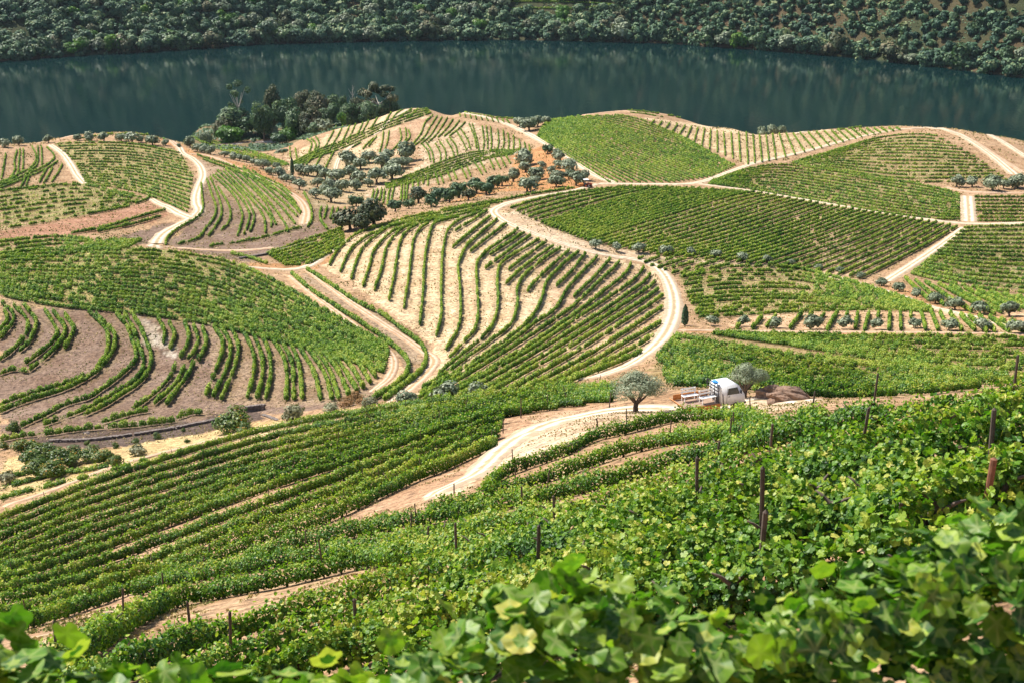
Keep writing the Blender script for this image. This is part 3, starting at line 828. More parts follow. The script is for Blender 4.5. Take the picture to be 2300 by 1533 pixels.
def road(s, width, label, mat='road', lift=.07, dmin=60, name='dirt_road'):
    global ROADN; ROADN += 1
    width = [x*.86 for x in width] if not np.isscalar(width) else width*.86
    c = smooth_px(L(s), 3); Wd = unproject(c[:, 0], c[:, 1], 0, dmin)
    V = []; F = []; T = []; K = 9
    for seg in split_jumps(Wd, lim=.09, minlen=3):
        q = dens(seg[:, :2], 1.0)
        if len(q) > 8:                                  # smooth wobble of the trace
            for _ in range(3): q[1:-1] = (q[:-2]+q[1:-1]*2+q[2:])/4
        t = np.gradient(q, axis=0); t /= np.linalg.norm(t, axis=1)[:, None]+1e-9; nn = np.stack([-t[:, 1], t[:, 0]], -1)
        wv = np.asarray(width if np.isscalar(width) else np.interp(np.linspace(0, 1, len(q)), np.linspace(0, 1, len(width)), width))*np.ones(len(q))
        o = len(V)
        for k in range(len(q)):
            for a_ in range(K):
                f = a_/(K-1); e = (f-.5)*wv[k]
                if a_ in (0, K-1): e *= 1+.35*(vn1(q[k, 0]/1.6+a_*9, q[k, 1]/1.6)-.5)
                p = q[k]+nn[k]*e
                V.append((p[0], p[1], 0)); T.append(f)
        for k in range(len(q)-1):
            for a_ in range(K-1):
                i0 = o+k*K+a_; F.append((i0, i0+1, i0+K+1, i0+K))
    if not V: return
    V = np.array(V); edge = (np.arange(len(V)) % K == 0) | (np.arange(len(V)) % K == K-1)
    V[:, 2] = hz(V[:, 0], V[:, 1]) + np.where(edge, -.05, lift+.0002*V[:, 1]) + ROADN*.002
    V[:K, 2] -= lift+.12+ROADN*.002; V[-K:, 2] -= lift+.12+ROADN*.002
    me = np_mesh(name, V, np.array(F)[:, ::-1], M[mat], smooth=True)
    at_ = me.attributes.new('across', 'FLOAT', 'POINT'); at_.data.foreach_set('value', np.array(T, np.float32))
    tag(link(name, me), label, kind='structure')
road('370,308 400,328 412,346 432,356 450,374 456,395 448,418 441,440 441,458 447,474 428,492 392,510 362,530 346,556', (3.4, 3.2, 3.6, 3.6, 4.6), 'white dirt road winding down the left spur')
road('338,446 358,458 380,467 402,480 432,492', (2.6, 3.6, 4.4), 'white dirt branch joining the winding road from the left')
road('112,325 140,345 160,372 172,393 190,413', (2.6, 3.2, 3.4), 'pale dirt track down the far left spur')
road('135,312 190,301 260,296 330,298 372,309 400,330', 3.6, 'reddish dirt track along the left crest', 'road2')
road('425,346 475,352 530,376 590,402 640,427 674,450 688,476 684,503', (2.6, 2.8, 3.2, 3.6), 'reddish dirt track curving below the line of olives', 'road2')
road('380,556 440,560 500,563 560,562 620,556', 3.0, 'faint dirt track at the foot of the left spur', 'road2')
road('540,598 600,604 645,606 688,600 730,572 782,536', (2.8, 3.4, 3.2), 'white dirt road between the left hill and the fan')
road('688,604 760,660 840,715 905,757 955,792 975,812 945,850 880,905', (1.8, 2.0, 3.2), 'dry path along the lower edge of the fan', 'road2')
road('650,618 720,675 800,735 868,785 885,815 872,850 835,880', 1.8, 'dry path inside the ditch hedge', 'road2')
road('1345,413 1290,428 1220,440 1160,452 1128,462 1108,476 1126,494 1160,510 1220,533 1290,556 1360,574 1420,582 1462,592 1490,615 1508,650 1514,690 1504,730 1480,768 1432,808 1385,832 1330,848 1280,856',
     (2.4, 2.6, 3.6, 3.2, 3.0, 3.4, 3.8, 3.6, 3.2, 2.4), 'white dirt road with wheel ruts looping round the fan')
road('1385,412 1340,396 1280,356 1230,325 1180,298 1130,276 1070,259 1005,249 962,243', (3.8, 3.4, 3.2, 3.0), 'pale dirt road up to the crest')
road('1345,413 1450,414 1560,412 1640,386 1700,366 1800,343 1900,316 2000,294 2100,286', (3.6, 3.0, 2.8, 2.4), 'pale strip of dirt between the lozenge field and the wedge')
road('1565,413 1700,431 1850,456 2000,481 2155,502 2300,502 2400,500', (2.4, 2.8, 3.2), 'pale dirt track above the big striped field')
road('2173,440 2177,498', 4.6, 'short wide pale gap between two dark blocks')
road('2168,510 2100,560 2040,600 1990,632', (2.8, 3.2), 'straight pale track slanting down beside the striped field')
road('2112,288 2165,308 2225,348 2278,392', (3.4, 4.0), 'pale crest track at the far right')
road('2130,296 2190,320 2245,355 2300,390', 2.2, 'second reddish track beside the far right crest', 'road2')
road('2195,289 2250,318 2300,350 2350,380', 3.4, 'outermost pale track at the right edge')
road('1810,606 1900,629 2005,660 2090,690 2180,712 2330,750', (2.0, 2.6, 2.6), 'pale track between the tufted field and the olives')
road('1525,742 1700,745 2000,747 2400,752', 2.4, 'strip of orange dry grass above the broad field', 'road2')
road('2118,420 2180,432 2300,434 2400,436', 2.6, 'dry track under the far right olives', 'road2')
road('1165,268 1260,262 1330,257 1400,250 1450,256', 2.6, 'pale crest track beside the river', 'road2')
road('1490,252 1545,264 1600,278 1660,292 1705,298', 3.0, 'pale crest track above the comb of rows')
road('1790,300 1860,287 1930,278 1990,276 2060,284 2105,290', 3.0, 'pale crest track at the right rim')
road('915,247 890,262 868,278 850,298 838,304', 2.0, 'thin farm track over the straw spur')
road('750,395 760,360 782,335 800,325', 2.2, 'thin pale track above the olive grove')
road('950,1120 1010,1095 1065,1068 1105,1030 1145,995 1200,965 1270,942 1340,930 1420,920 1500,920 1600,918 1700,902 1800,902', (2.2, 2.6, 3.4, 4.2, 4.4, 4.6, 5.0, 4.6, 4.0), 'pale dirt track crossing the near slope to the truck', dmin=30)
road('0,1140 120,1100 250,1050 400,1008 560,968 700,938 860,915', 1.6, 'reddish path along the far edge of the near slope', 'road2', dmin=60)
# ------------------------------------------------------------------ leaves
def norm(a): return a/(np.linalg.norm(a, axis=-1, keepdims=True)+1e-9)
QV = np.array([(-.5, -.5, .06), (.5, -.5, -.06), (.5, .5, .06), (-.5, .5, -.06)]); QF = [np.array([[0, 1, 2, 3]])]
HV = np.array([(0, -.5, 0), (-.48, -.18, .10), (-.34, .34, .08), (0, .55, -.05), (.34, .34, .08), (.48, -.18, .10)]); HF = [np.array([[0, 3, 2, 1], [0, 5, 4, 3]])]
# lobed vine leaf: petiole at the bottom, five lobes, edges cupped and drooping
_ol = [(0, -.24, .0), (.16, -.46, -.04), (.40, -.40, -.03), (.53, -.16, .03), (.47, -.02, .05), (.55, .16, .0), (.42, .34, -.05), (.31, .33, .03), (.20, .48, -.02), (0, .60, -.12)]
LV = np.array([(0, 0, -.04)] + _ol + [(-x, y, z) for x, y, z in _ol[-2:0:-1]]); _n = len(LV)-1
LF = [np.array([[0, k+1, (k+1) % _n + 1] for k in range(_n)])]
_m = 25; _th = np.arange(_m)/_m*2*np.pi+np.pi/2; _vn = (np.arange(_m) % 5 == 0)*1.0
_rr = .50*(1+.10*np.cos(5*(_th-np.pi/2)))*(1-.34*np.exp(-((_th-1.5*np.pi)/.16)**2))*(1+.05*np.cos(11*_th+1)); _k = np.cos(5*(_th-np.pi/2))
XV = np.vstack([[(0, -.16, -.03)], np.stack([_rr*.55*np.cos(_th), _rr*.55*np.sin(_th)-.06, _k*.02+.015], -1), np.stack([_rr*1.12*np.cos(_th), _rr*1.12*np.sin(_th), .04*_k+.05-.10*np.clip(np.sin(_th), 0, 1)**2], -1)])
XF = [np.array([[0, 1+k, 1+(k+1) % _m] for k in range(_m)]), np.array([[1+k, 1+_m+k, 1+_m+(k+1) % _m, 1+(k+1) % _m] for k in range(_m)])]
LEAF = {'x': (XV, XF), 'q': (QV, QF), 'h': (HV, HF), 'l': (LV, LF)}
SLIM = (np.array([(-.16, -.6, 0), (.16, -.6, 0), (.2, .1, .05), (0, .6, 0), (-.2, .1, .05)]), [np.array([[0, 1, 2, 3, 4]])]); LEAF['s'] = SLIM
def place(kind, Cn, N, S, hang=0.0, g=rng):
    """copies of a leaf template at Cn with normal N and size S -> V, F"""
    tv, tf = LEAF[kind]; n = len(Cn)
    N = norm(N); r = g.normal(size=(n, 3)); r[:, 2] -= hang*2.2
    t = r - (r*N).sum(1, keepdims=True)*N; t = norm(t); bx = np.cross(t, N)
    cup = g.uniform(.3, 1.9, (n, 1, 1))
    V = Cn[:, None] + S[:, None, None]*(tv[None, :, 0:1]*bx[:, None] + tv[None, :, 1:2]*t[:, None] + tv[None, :, 2:3]*cup*N[:, None])
    F = [(f[None]+(np.arange(n)*len(tv))[:, None, None]).reshape(-1, f.shape[1]) for f in tf]
    return V.reshape(-1, 3), F, sum(len(f) for f in tf)
def merge(parts):
    """parts: list of (V, [F], tone_per_face) -> V, [F...], tone (faces grouped by size)"""
    V = []; by = {}; o = 0
    for v, fs, tn in parts:
        k = 0
        for f in fs:
            by.setdefault(f.shape[1], []).append((f+o, tn[k:k+len(f)])); k += len(f)
        V.append(v); o += len(v)
    Fo = []; To = []
    for s in sorted(by): Fo.append(np.concatenate([a for a, _ in by[s]])); To.append(np.concatenate([t for _, t in by[s]]))
    return np.concatenate(V), Fo, np.concatenate(To)
COVER = 2.1
def f_front(st): return st.get('shoot') == .16
def f_near(st): return st.get('near') or st.get('mx0')
def hedge(segs, st, seed):
    """leaves of one vine row; world coordinates"""
    g = np.random.default_rng(seed); parts = []
    for s in segs:
        q = dens(s, .25); t = np.gradient(q[:, :2], axis=0); t /= np.linalg.norm(t, axis=1)[:, None]+1e-9
        for _ in range(2): q[1:-1, 2] = (q[:-2, 2]+q[1:-1, 2]*2+q[2:, 2])/4
        sl = np.r_[0, np.cumsum(np.linalg.norm(np.diff(q[:, :2], axis=0), axis=1))]
        dist = np.hypot(np.hypot(q[:, 0], q[:, 1]), CAMZ-q[:, 2])
        size = np.maximum(.10, dist*1.0e-3*np.interp(dist, [200, 380], [.64, .50]))
        if st.get('near'): size = np.where(dist < 60, .098, size)
        dm = float(np.median(dist))
        hs = np.interp(dm, [14, 26, 45, 75, 110, 170], [1.0, .94, .84, .74, .64, .62]) if f_near(st) else st.get('hs', .54)
        if dm > 300: hs = hs*float(np.interp(dm, [300, 480], [1, .82]))
        w, h = st['w']*((hs*.35+.42) if f_near(st) else st.get('ws', .46)*float(np.interp(dm, [250, 450], [1, .62]))), st['h']*hs
        per = COVER*2*(w*1.6+h*.72)/(size**2)*st.get('cover', 1.0)
        per = np.where(dist < 60, per*1.0, per)
        lam = per*.25; cnt = g.poisson(lam)
        idx = np.repeat(np.arange(len(q)), cnt); n = len(idx)
        if n == 0: continue
        ss = sl[idx] + g.uniform(-.14, .14, n)
        # each plant has its own vigour; weak ones leave a gap
        pl = st.get('pl', 1.25); kk = np.floor(ss/pl).astype(int); vig = g.random(kk.max()-kk.min()+3)[kk-kk.min()]
        fr = np.abs(ss/pl-kk-.5)*2
        if st.get('near'): vig = .35+.5*vig; fr = fr*.62
        if f_front(st): vig = .72+.12*vig; fr = fr*.3
        gap = st.get('gap', .05)
        prof = np.clip(1.25-1.2*fr**2*(1.35-vig), .12, 1.1)*(.60+.62*vig)
        keep = (vig > gap)|(g.random(n) < .12); keep &= g.random(n) < np.clip(prof*1.15, 0, 1)
        ends = np.minimum(ss, sl[-1]-ss); keep &= ends > -.2
        ph = g.uniform(0, 2*np.pi, n); rad = .45+.6*np.sqrt(g.random(n))
        und = (vn3(ss/.8+seed*3.3, np.full(n, seed*1.7))-.5)
        hh = h*(.80+.42*und+.34*(vig-.5)-.30*fr**2)
        cz = (.16 if st.get('near') else .25)*h + hh*.47; lat = w*(rad*np.cos(ph)*(prof*.9+.15)+(vn1(ss/1.7+seed, np.full(n, seed*.9))-.5)*.5); vert = hh*.50*rad*np.sin(ph)
        shoot = g.random(n) < .06
        vert = np.where(shoot, hh*.45+g.random(n)*st.get('shoot', .26), vert); lat = np.where(shoot, lat*.6, lat)
        pos = q[idx].copy(); tt = t[idx]; al = (ss-sl[idx])[:, None]
        nn = np.stack([-tt[:, 1], tt[:, 0]], -1)
        pos[:, :2] += tt*al + nn*lat[:, None]; pos[:, 2] += cz+vert
        nrm = np.concatenate([nn*np.cos(ph)[:, None], (np.sin(ph)*.75+(.85 if f_front(st) else .42))[:, None]], 1) + g.normal(size=(n, 3))*.52
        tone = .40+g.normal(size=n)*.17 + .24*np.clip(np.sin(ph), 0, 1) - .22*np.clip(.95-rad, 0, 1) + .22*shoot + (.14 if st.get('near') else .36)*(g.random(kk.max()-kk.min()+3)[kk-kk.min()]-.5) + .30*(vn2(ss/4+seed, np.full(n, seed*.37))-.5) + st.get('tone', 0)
        sz = size[idx]*g.uniform(.75, 1.3, n)
        dd = dist[idx]
        kind = np.where(dd < 13, 3, np.where(dd < 32, 2, np.where(dd < 90, 1, 0)))
        for code, nm in ((0, 'q'), (1, 'h'), (2, 'l'), (3, 'x')):
            mk = keep & (kind == code)
            if not mk.any(): continue
            kz = 1.0 if code else 1.0
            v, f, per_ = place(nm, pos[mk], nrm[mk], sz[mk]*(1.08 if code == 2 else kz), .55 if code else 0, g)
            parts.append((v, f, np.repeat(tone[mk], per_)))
    return parts
# trunks and posts
def tube(P, Rd, k=6, cap=True):
    P = np.array(P, float); V = []; F = []
    for i_, p in enumerate(P):
        d = P[min(i_+1, len(P)-1)]-P[max(i_-1, 0)]; d /= np.linalg.norm(d)+1e-9
        a_ = np.cross(d, (0.13, .97, .2)); a_ /= np.linalg.norm(a_)+1e-9; b_ = np.cross(d, a_)
        for j_ in range(k):
            th = 2*math.pi*j_/k; V.append(p+Rd[i_]*(math.cos(th)*a_+math.sin(th)*b_))
    for i_ in range(len(P)-1):
        for j_ in range(k): F.append((i_*k+j_, i_*k+(j_+1) % k, (i_+1)*k+(j_+1) % k, (i_+1)*k+j_))
    V.append(P[-1]+(P[-1]-P[-2])*.05); F4 = np.array(F); top = (len(P)-1)*k
    F3 = np.array([(top+j_, top+(j_+1) % k, len(V)-1) for j_ in range(k)])
    return np.array(V), [F3, F4] if cap else [F4]
def mjoin(lst):
    return merge([(v, f, np.zeros(sum(len(x) for x in f))) for v, f in lst])[:2]
TRUNKS = []
for s_ in range(5):
    g = np.random.default_rng(50+s_); b1 = g.normal(size=(4, 2))*.07
    P = [(0, 0, -.12), (b1[0, 0], b1[0, 1], .18), (b1[1, 0]*1.3, b1[1, 1]*1.3, .42), (b1[2, 0]*1.5, b1[2, 1]*1.5, .66)]
    e = np.array(P[-1]); a1 = g.uniform(0, 6.28)
    arms = [tube([e-(0, 0, .05), e+(math.cos(a1+q_)*.15, math.sin(a1+q_)*.15, .08), e+(math.cos(a1+q_)*.26, math.sin(a1+q_)*.26, .14)], [.035, .025, .012], 5) for q_ in (0, 3.0)]
    v, f = mjoin([tube(P, [.07, .055, .05, .045], 6)]+arms); TRUNKS.append(np_mesh('vine_trunk', v, f, M['bark'], smooth=True))
POSTS = []
for s_ in range(3):
    v, f = tube([(0, 0, -.3), (.01*s_, .01, .8), (.02*s_-.02, .02, 1.72+.08*s_)], [.045, .042, .04], 7); POSTS.append(np_mesh('trellis_post', v, f, M['post']))
v, f = tube([(0, 0, -.3), (.03, .01, .9), (.05, .02, 1.95)], [.06, .058, .055], 9); REDPOST = np_mesh('trellis_post', v, f, M['redpost'])
ORD = 'first second third fourth fifth sixth seventh eighth ninth tenth eleventh twelfth thirteenth fourteenth fifteenth sixteenth seventeenth eighteenth nineteenth'.split()
TENS = {2: 'twenty', 3: 'thirty', 4: 'forty', 5: 'fifty', 6: 'sixty', 7: 'seventy', 8: 'eighty', 9: 'ninety'}
def ordw(k):
    if k < 20: return ORD[k-1]
    if k >= 100: return 'one hundred and '+ordw(k-100) if k > 100 else 'hundredth'
    t, u = divmod(k, 10)
    return TENS[t][:-1]+'ieth' if u == 0 else TENS[t]+'-'+ORD[u-1]
# rank all rows by how large they show in the photo; the 300 largest are things, the rest one mass
allrows = []
for f in FIELDS:
    for k, (segs, plen) in enumerate(f['W']):
        if not segs: continue
        d = np.median(np.concatenate([s[:, 1] for s in segs]))
        allrows.append((plen*f['st']['h']/d, f, k, segs, d))
allrows.sort(key=lambda r: -r[0])
keepids = set((id(r[1]), r[2]) for r in allrows[:300])
LOOK = {'slope': 'leafy', 'lower slope': 'lush', 'right': 'low green', 'fan': 'curving', 'ditch': 'unbroken', 'crown': 'bushy', 'terrace': 'bent', 'band': 'dark', 'front': 'close',
        'lozenge': 'slanting', 'big': 'straight', 'wedge': 'dark green', 'leaf': 'tufted', 'tufted': 'patchy', 'pickets': 'short', 'spur': 'curving', 'weave': 'dark'}
PHR = {'slope': ('in the near slope', 'dry path at its far edge'), 'lower slope': ('below the pale truck track', 'that track'), 'right': ('in the field behind the truck', 'orange grass strip'),
       'fan': ('in the straw-striped fan', 'thicket end, going clockwise'), 'ditch': ('lining the dry ditch', 'left hill'), 'crown': ('on the left hill crown', 'its far edge'),
       'terrace': ('on the rocky left terraces', 'left end'), 'band': ('in the dark band behind the left hill', 'far edge'), 'bank': ('on the pinkish bank', 'far side'),
       'patch': ('in the sparse patch above the pinkish bank', 'far edge'), 'top terrace': ('on the small far left terraces', 'left edge'), 'knoll': ('on the round knoll field', 'crest track'),
       'strip': ('under the left crest track', 'left end'), 'spur': ('right of the winding white road', 'that road'), 'outer': ('outside the reddish bend', 'bend'),
       'hollow': ('in the hollow below the thicket', 'far edge'), 'slant': ('in the strip above the olive line', 'far edge'), 'sash': ('in the sash over the straw spur', 'far side'),
       'finger': ('on the straw spur by the river trees', 'left end'), 'weave': ('in the woven terraces below the crest road', 'upper left'), 'crest': ('beside the crest road', 'left end'),
       'lozenge': ('in the lozenge field', 'its left corner'), 'comb': ('in the comb-like crest field', 'left end'), 'leaf': ('in the leaf-shaped right field', 'far edge'),
       'wedge': ('in the long dark wedge', 'far edge'), 'big': ('in the big striped field', 'its upper left corner'), 'right block': ('in the small right edge block', 'far edge'),
       'dark block': ('in the dark right edge block', 'far edge'), 'slats': ('below the dark block', 'left end'), 'tufted': ('in the tufted field right of the bend', 'far edge'),
       'pickets': ('behind the round olives', 'left end'), 'verge': ('at the weedy foot of the near slope', 'far side'), 'front': ('right in front of the lens', 'lens')}
rest = []
for rank, (sc_, f, k, segs, d) in enumerate(allrows):
    seed = hash_ = (sum(map(ord, f['key']))*31+k*17) % 9973
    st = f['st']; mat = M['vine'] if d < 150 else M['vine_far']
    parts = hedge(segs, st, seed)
    if not parts: continue
    if (id(f), k) not in keepids: rest += parts; continue
    v, fs, tn = merge(parts)
    near = st.get('near')
    base = segs[0][0].copy()
    where, anchor = PHR[f['key']]
    look = LOOK.get(f['key'], 'green')
    if f['key'] == 'front': label = 'blurred close row of large sunlit vine leaves along the bottom edge'
    elif len(f['W']) == 1: label = f'{look} vine row {where}'
    else: label = f'{look} vine row {where}, {ordw(k+1)} from the {anchor}'
    fkey = f['key']
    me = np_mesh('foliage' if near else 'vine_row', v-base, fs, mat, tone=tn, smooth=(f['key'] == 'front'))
    grp = 'vine rows '+where
    if fkey == 'front':
        nl_ = len(v)//len(XV)
        if nl_*len(XV) == len(v):
            vv = np.tile(np.r_[.5, _vn*.55, _vn*.25], nl_); av = me.attributes.new('vein', 'FLOAT', 'POINT'); av.data.foreach_set('value', vv.astype(np.float32))
    if not near:
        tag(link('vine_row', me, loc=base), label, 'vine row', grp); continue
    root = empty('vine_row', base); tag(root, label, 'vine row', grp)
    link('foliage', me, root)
    g = np.random.default_rng(seed+1); nt_ = 0; npst = 0
    for s in segs:
        q = dens(s, .1); sl = np.r_[0, np.cumsum(np.linalg.norm(np.diff(q[:, :2], axis=0), axis=1))]
        if np.median(q[:, 1]) < 3000:
            pos = np.arange(.4, sl[-1], 1.15)
            if len(pos) > 95: pos = pos[np.argsort([q[np.searchsorted(sl, p), 1] for p in pos])[:95]]
            for p in pos:
                if nt_ >= 95: break
                c = q[min(np.searchsorted(sl, p), len(q)-1)]
                if c[1] > 118 or abs(c[0]/(c[1]+.01)) > .42: continue
                link('vine_trunk', TRUNKS[int(g.integers(5))], root, (c[0]-base[0], c[1]-base[1], hz(c[0], c[1])-base[2]), (0, 0, g.uniform(0, 6.28)), [g.uniform(.85, 1.2)*float(np.interp(c[1], [15, 60], [1, .85]))]*3); nt_ += 1
        for p in np.arange(g.uniform(1, 7), sl[-1], 9.0):
            if npst >= 60: break
            c = q[min(np.searchsorted(sl, p), len(q)-1)]
            if c[1] > 150 or abs(c[0]/(c[1]+.01)) > .42 or c[1] < 8: continue
            link('trellis_post', POSTS[int(g.integers(3))], root, (c[0]-base[0], c[1]-base[1], hz(c[0], c[1])-base[2]), (g.normal()*.05, g.normal()*.05, g.uniform(0, 6)), (float(np.interp(c[1], [15, 60], [1, .75])), float(np.interp(c[1], [15, 60], [1, .75])), g.uniform(.9, 1.15)*float(np.interp(c[1], [10, 26, 60], [.95, .88, .78])))); npst += 1
if rest:
    v, fs, tn = merge(rest)
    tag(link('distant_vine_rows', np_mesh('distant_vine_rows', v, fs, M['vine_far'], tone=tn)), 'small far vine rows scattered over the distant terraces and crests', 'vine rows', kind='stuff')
# ------------------------------------------------------------------ trees
def crown(seed, n, size, rx=1, rz=.8, nc=14, cr=.42, kind='q', inner=.6, low=-.5):
    """crown of unit size centred on the origin: leaf clumps on the shell of an ellipsoid, gaps between them"""
    g = np.random.default_rng(seed); C_ = []
    while len(C_) < nc:
        p = norm(g.normal(size=3)); 
        if p[2] < low: continue
        C_.append(p*g.uniform(inner*.55, inner*1.12)*np.array([rx, rx, rz]))
    C_ = np.array(C_); cr_ = cr*g.uniform(.65, 1.25, nc)
    k = g.choice(nc, n, p=cr_**2/np.sum(cr_**2)); d = norm(g.normal(size=(n, 3)))
    pos = C_[k]+d*(cr_[k]*(.55+.5*np.sqrt(g.random(n))))[:, None]*np.array([1, 1, .8])
    nr = d*.8+norm(pos)*.6+np.array([0, 0, .35])+g.normal(size=(n, 3))*.45
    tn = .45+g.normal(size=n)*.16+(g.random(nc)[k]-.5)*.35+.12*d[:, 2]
    v, f, per = place(kind, pos, nr, size*g.uniform(.7, 1.35, n), 0, g)
    return v, f, np.repeat(tn, per)
def crown_mesh(name, mat, *a_, **k_):
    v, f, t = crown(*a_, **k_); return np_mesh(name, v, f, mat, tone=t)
def tree_trunk(seed, h=1.0, r=.11, nb=4, spread=.5, up=.5, mat=None, split=.35):
    g = np.random.default_rng(seed); parts = [tube([(0, 0, -.25*h), (.03, .02, split*.5*h), (.02, -.03, split*h)], [r*1.25, r, r*.85], 7)]
    for q_ in range(nb):
        a_ = q_*6.283/nb+g.uniform(-.4, .4); s_ = spread*g.uniform(.7, 1.2)
        parts.append(tube([(.02, -.03, split*h*.9), (math.cos(a_)*s_*.4, math.sin(a_)*s_*.4, split*h+up*.45*h), (math.cos(a_)*s_, math.sin(a_)*s_, split*h+up*h*g.uniform(.8, 1.15))], [r*.62, r*.42, r*.16], 5))
    v, f = mjoin(parts); return np_mesh('trunk', v, f, mat or M['bark'], smooth=True)
OLV = [crown_mesh('crown', M['olive'], 100+k, 640, .16, rz=.78, nc=13, cr=.44) for k in range(6)]
OLT = [tree_trunk(120+k, 1.0, .13, 4, .45, .55) for k in range(3)]
SILV = [crown_mesh('crown', M['silver'], 140+k, 620, .15, rz=.85, nc=11, cr=.46, low=-.9) for k in range(3)]
SHRG = [crown_mesh('crown', M['olive'], 150+k, 620, .15, rz=.85, nc=11, cr=.46, low=-.9) for k in range(3)]
DARKC = [crown_mesh('crown', M['dark'], 160+k, 900, .13, rz=.85, nc=16, cr=.38) for k in range(4)]
BROWNC = [crown_mesh('crown', M['brown'], 170+k, 1000, .12, rz=.95, nc=18, cr=.36) for k in range(4)]
BRIGHTC = [crown_mesh('crown', M['bright'], 180+k, 900, .13, rz=.8, nc=14, cr=.40, low=-.8) for k in range(2)]
ORNG = [crown_mesh('crown', M['orange'], 190+k, 2200, .075, rz=.85, nc=16, cr=.40, low=-.8) for k in range(2)]
RUST = [crown_mesh('crown', M['rust'], 195+k, 900, .10, rz=.7, nc=12, cr=.42, low=-.8) for k in range(2)]
def tree(cx, cy, wpx, label, cat, group, crowns, trunks, name, rz_=.8, ch=.86, sq=1.0, dmin=60, seed=0):
    """tree whose crown centre shows at (cx, cy) with a crown wpx photo pixels wide"""
    g = np.random.default_rng(int(cx*7+cy*13+seed))
    p = up1(cx, cy, .8, dmin); r = wpx/2/FPX*p[1]*1.04
    for _ in range(2): p = up1(cx, cy, r*ch*.9, dmin); r = wpx/2/FPX*math.hypot(p[1], CAMZ-p[2])*1.0
    root = empty(name, p, g.uniform(0, 6.28)); tag(root, label, cat, group); r0 = r
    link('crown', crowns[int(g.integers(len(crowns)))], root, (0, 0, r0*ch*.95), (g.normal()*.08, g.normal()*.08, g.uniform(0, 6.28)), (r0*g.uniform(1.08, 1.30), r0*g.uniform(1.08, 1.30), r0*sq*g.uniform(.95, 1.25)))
    if trunks: link('trunk', trunks[int(g.integers(len(trunks)))], root, (0, 0, 0), None, (r0*.9, r0*.9, r0*ch*.9))
    return root
def series(s, labelf, cat, group, crowns, trunks, name, **k_):
    pts_ = L2(s); 
    for k, (x, y, w_) in enumerate(pts_): tree(x, y, w_, labelf(k, len(pts_)), cat, group, crowns, trunks, name, **k_)
def L2(s): return [tuple(float(v) for v in p.split(',')) for p in s.split()]
series('1338,548,27 1384,555,26 1435,557,31 1494,562,28 1551,566,23 1608,570,27 1668,577,28 1723,582,23 1778,590,19 1838,600,20 1887,607,19 1932,619,21 1980,633,25',
       lambda k, n: f'round olive at the lower edge of the big striped field, {ordw(k+1)} from the left', 'olive tree', 'olives edging the striped field', OLV, OLT, 'olive_tree')
series('2020,645,27 2060,658,27 2102,670,32 2146,682,38 2202,692,36 2268,694,44',
       lambda k, n: f'grey-green olive beside the slanting rows at right, {ordw(k+1)} from the track junction', 'olive tree', 'olives by the slanting rows', OLV, OLT, 'olive_tree')
series('1598,720,32 1672,722,30 1744,724,34 1823,724,42 1902,726,36 1972,728,33 2055,726,30 2135,728,36 2207,730,38 2281,733,42',
       lambda k, n: f'round olive in front of the short picket rows, {ordw(k+1)} from the white bend', 'olive tree', 'olives along the orange grass strip', OLV, None, 'olive_tree')
series('10,321,26 41,317,26 65,312,18 80,312,18 109,313,22 102,303,20 122,300,15 148,298,18 170,295,18 200,291,18 174,309,18 200,308,26 233,308,26 272,309,22 296,309,32 316,313,18 342,315,30 372,320,18 311,291,18 341,292,18 366,293,18 391,296,20',
       lambda k, n: f'small dark olive along the crest of the left spur, {ordw(k+1)} counting rightwards', 'olive tree', 'olives on the left crest', OLV, OLT, 'olive_tree')
series('402,327,11 426,321,28 443,332,22 459,336,20 472,337,25 409,305,20 504,346,20 524,351,20 538,355,18 554,357,20 572,364,20 591,369,28 620,372,18 604,384,22 626,389,30 643,399,24 656,404,20 672,414,30',
       lambda k, n: f'olive in the line above the reddish curving track, {ordw(k+1)} from its upper end', 'olive tree', 'olive line above the reddish track', OLV, OLT, 'olive_tree')
series('674,380,30 692,384,30 713,382,34 730,391,34 757,394,42 713,410,26 737,415,30 730,424,28 767,417,34 800,415,32 787,387,40 807,396,36 778,358,42 809,367,34 828,352,36 846,395,46 872,347,34 857,365,40 880,385,50 889,367,36 911,343,50 905,365,30 709,434,28 743,437,46 918,362,24 826,410,26',
       lambda k, n: f'bushy silver-green olive of the central grove, {ordw(k+1)} counting from the cypress', 'olive tree', 'central olive grove', OLV, OLT, 'olive_tree')
series('1168,274,28 1188,279,40 1208,274,30 1227,269,20 1249,344,24 1259,352,26 1255,368,26 1278,372,38 1177,355,42 1180,375,30 1216,371,20 1239,382,20 1206,390,38 1153,395,36 1251,394,34 1249,407,34 1278,391,28 1294,402,38 1313,395,28 1184,414,44 1199,405,28',
       lambda k, n: f'round olive on orange ground under the crest road, {ordw(k+1)} from its far end', 'olive tree', 'olives on orange ground', OLV, OLT, 'olive_tree')
series('2150,408,30 2185,408,30 2230,412,42 2255,414,26 2287,407,40',
       lambda k, n: f'olive beside the dry track at the far right, {ordw(k+1)} from the left', 'olive tree', 'far right olives', OLV, OLT, 'olive_tree')
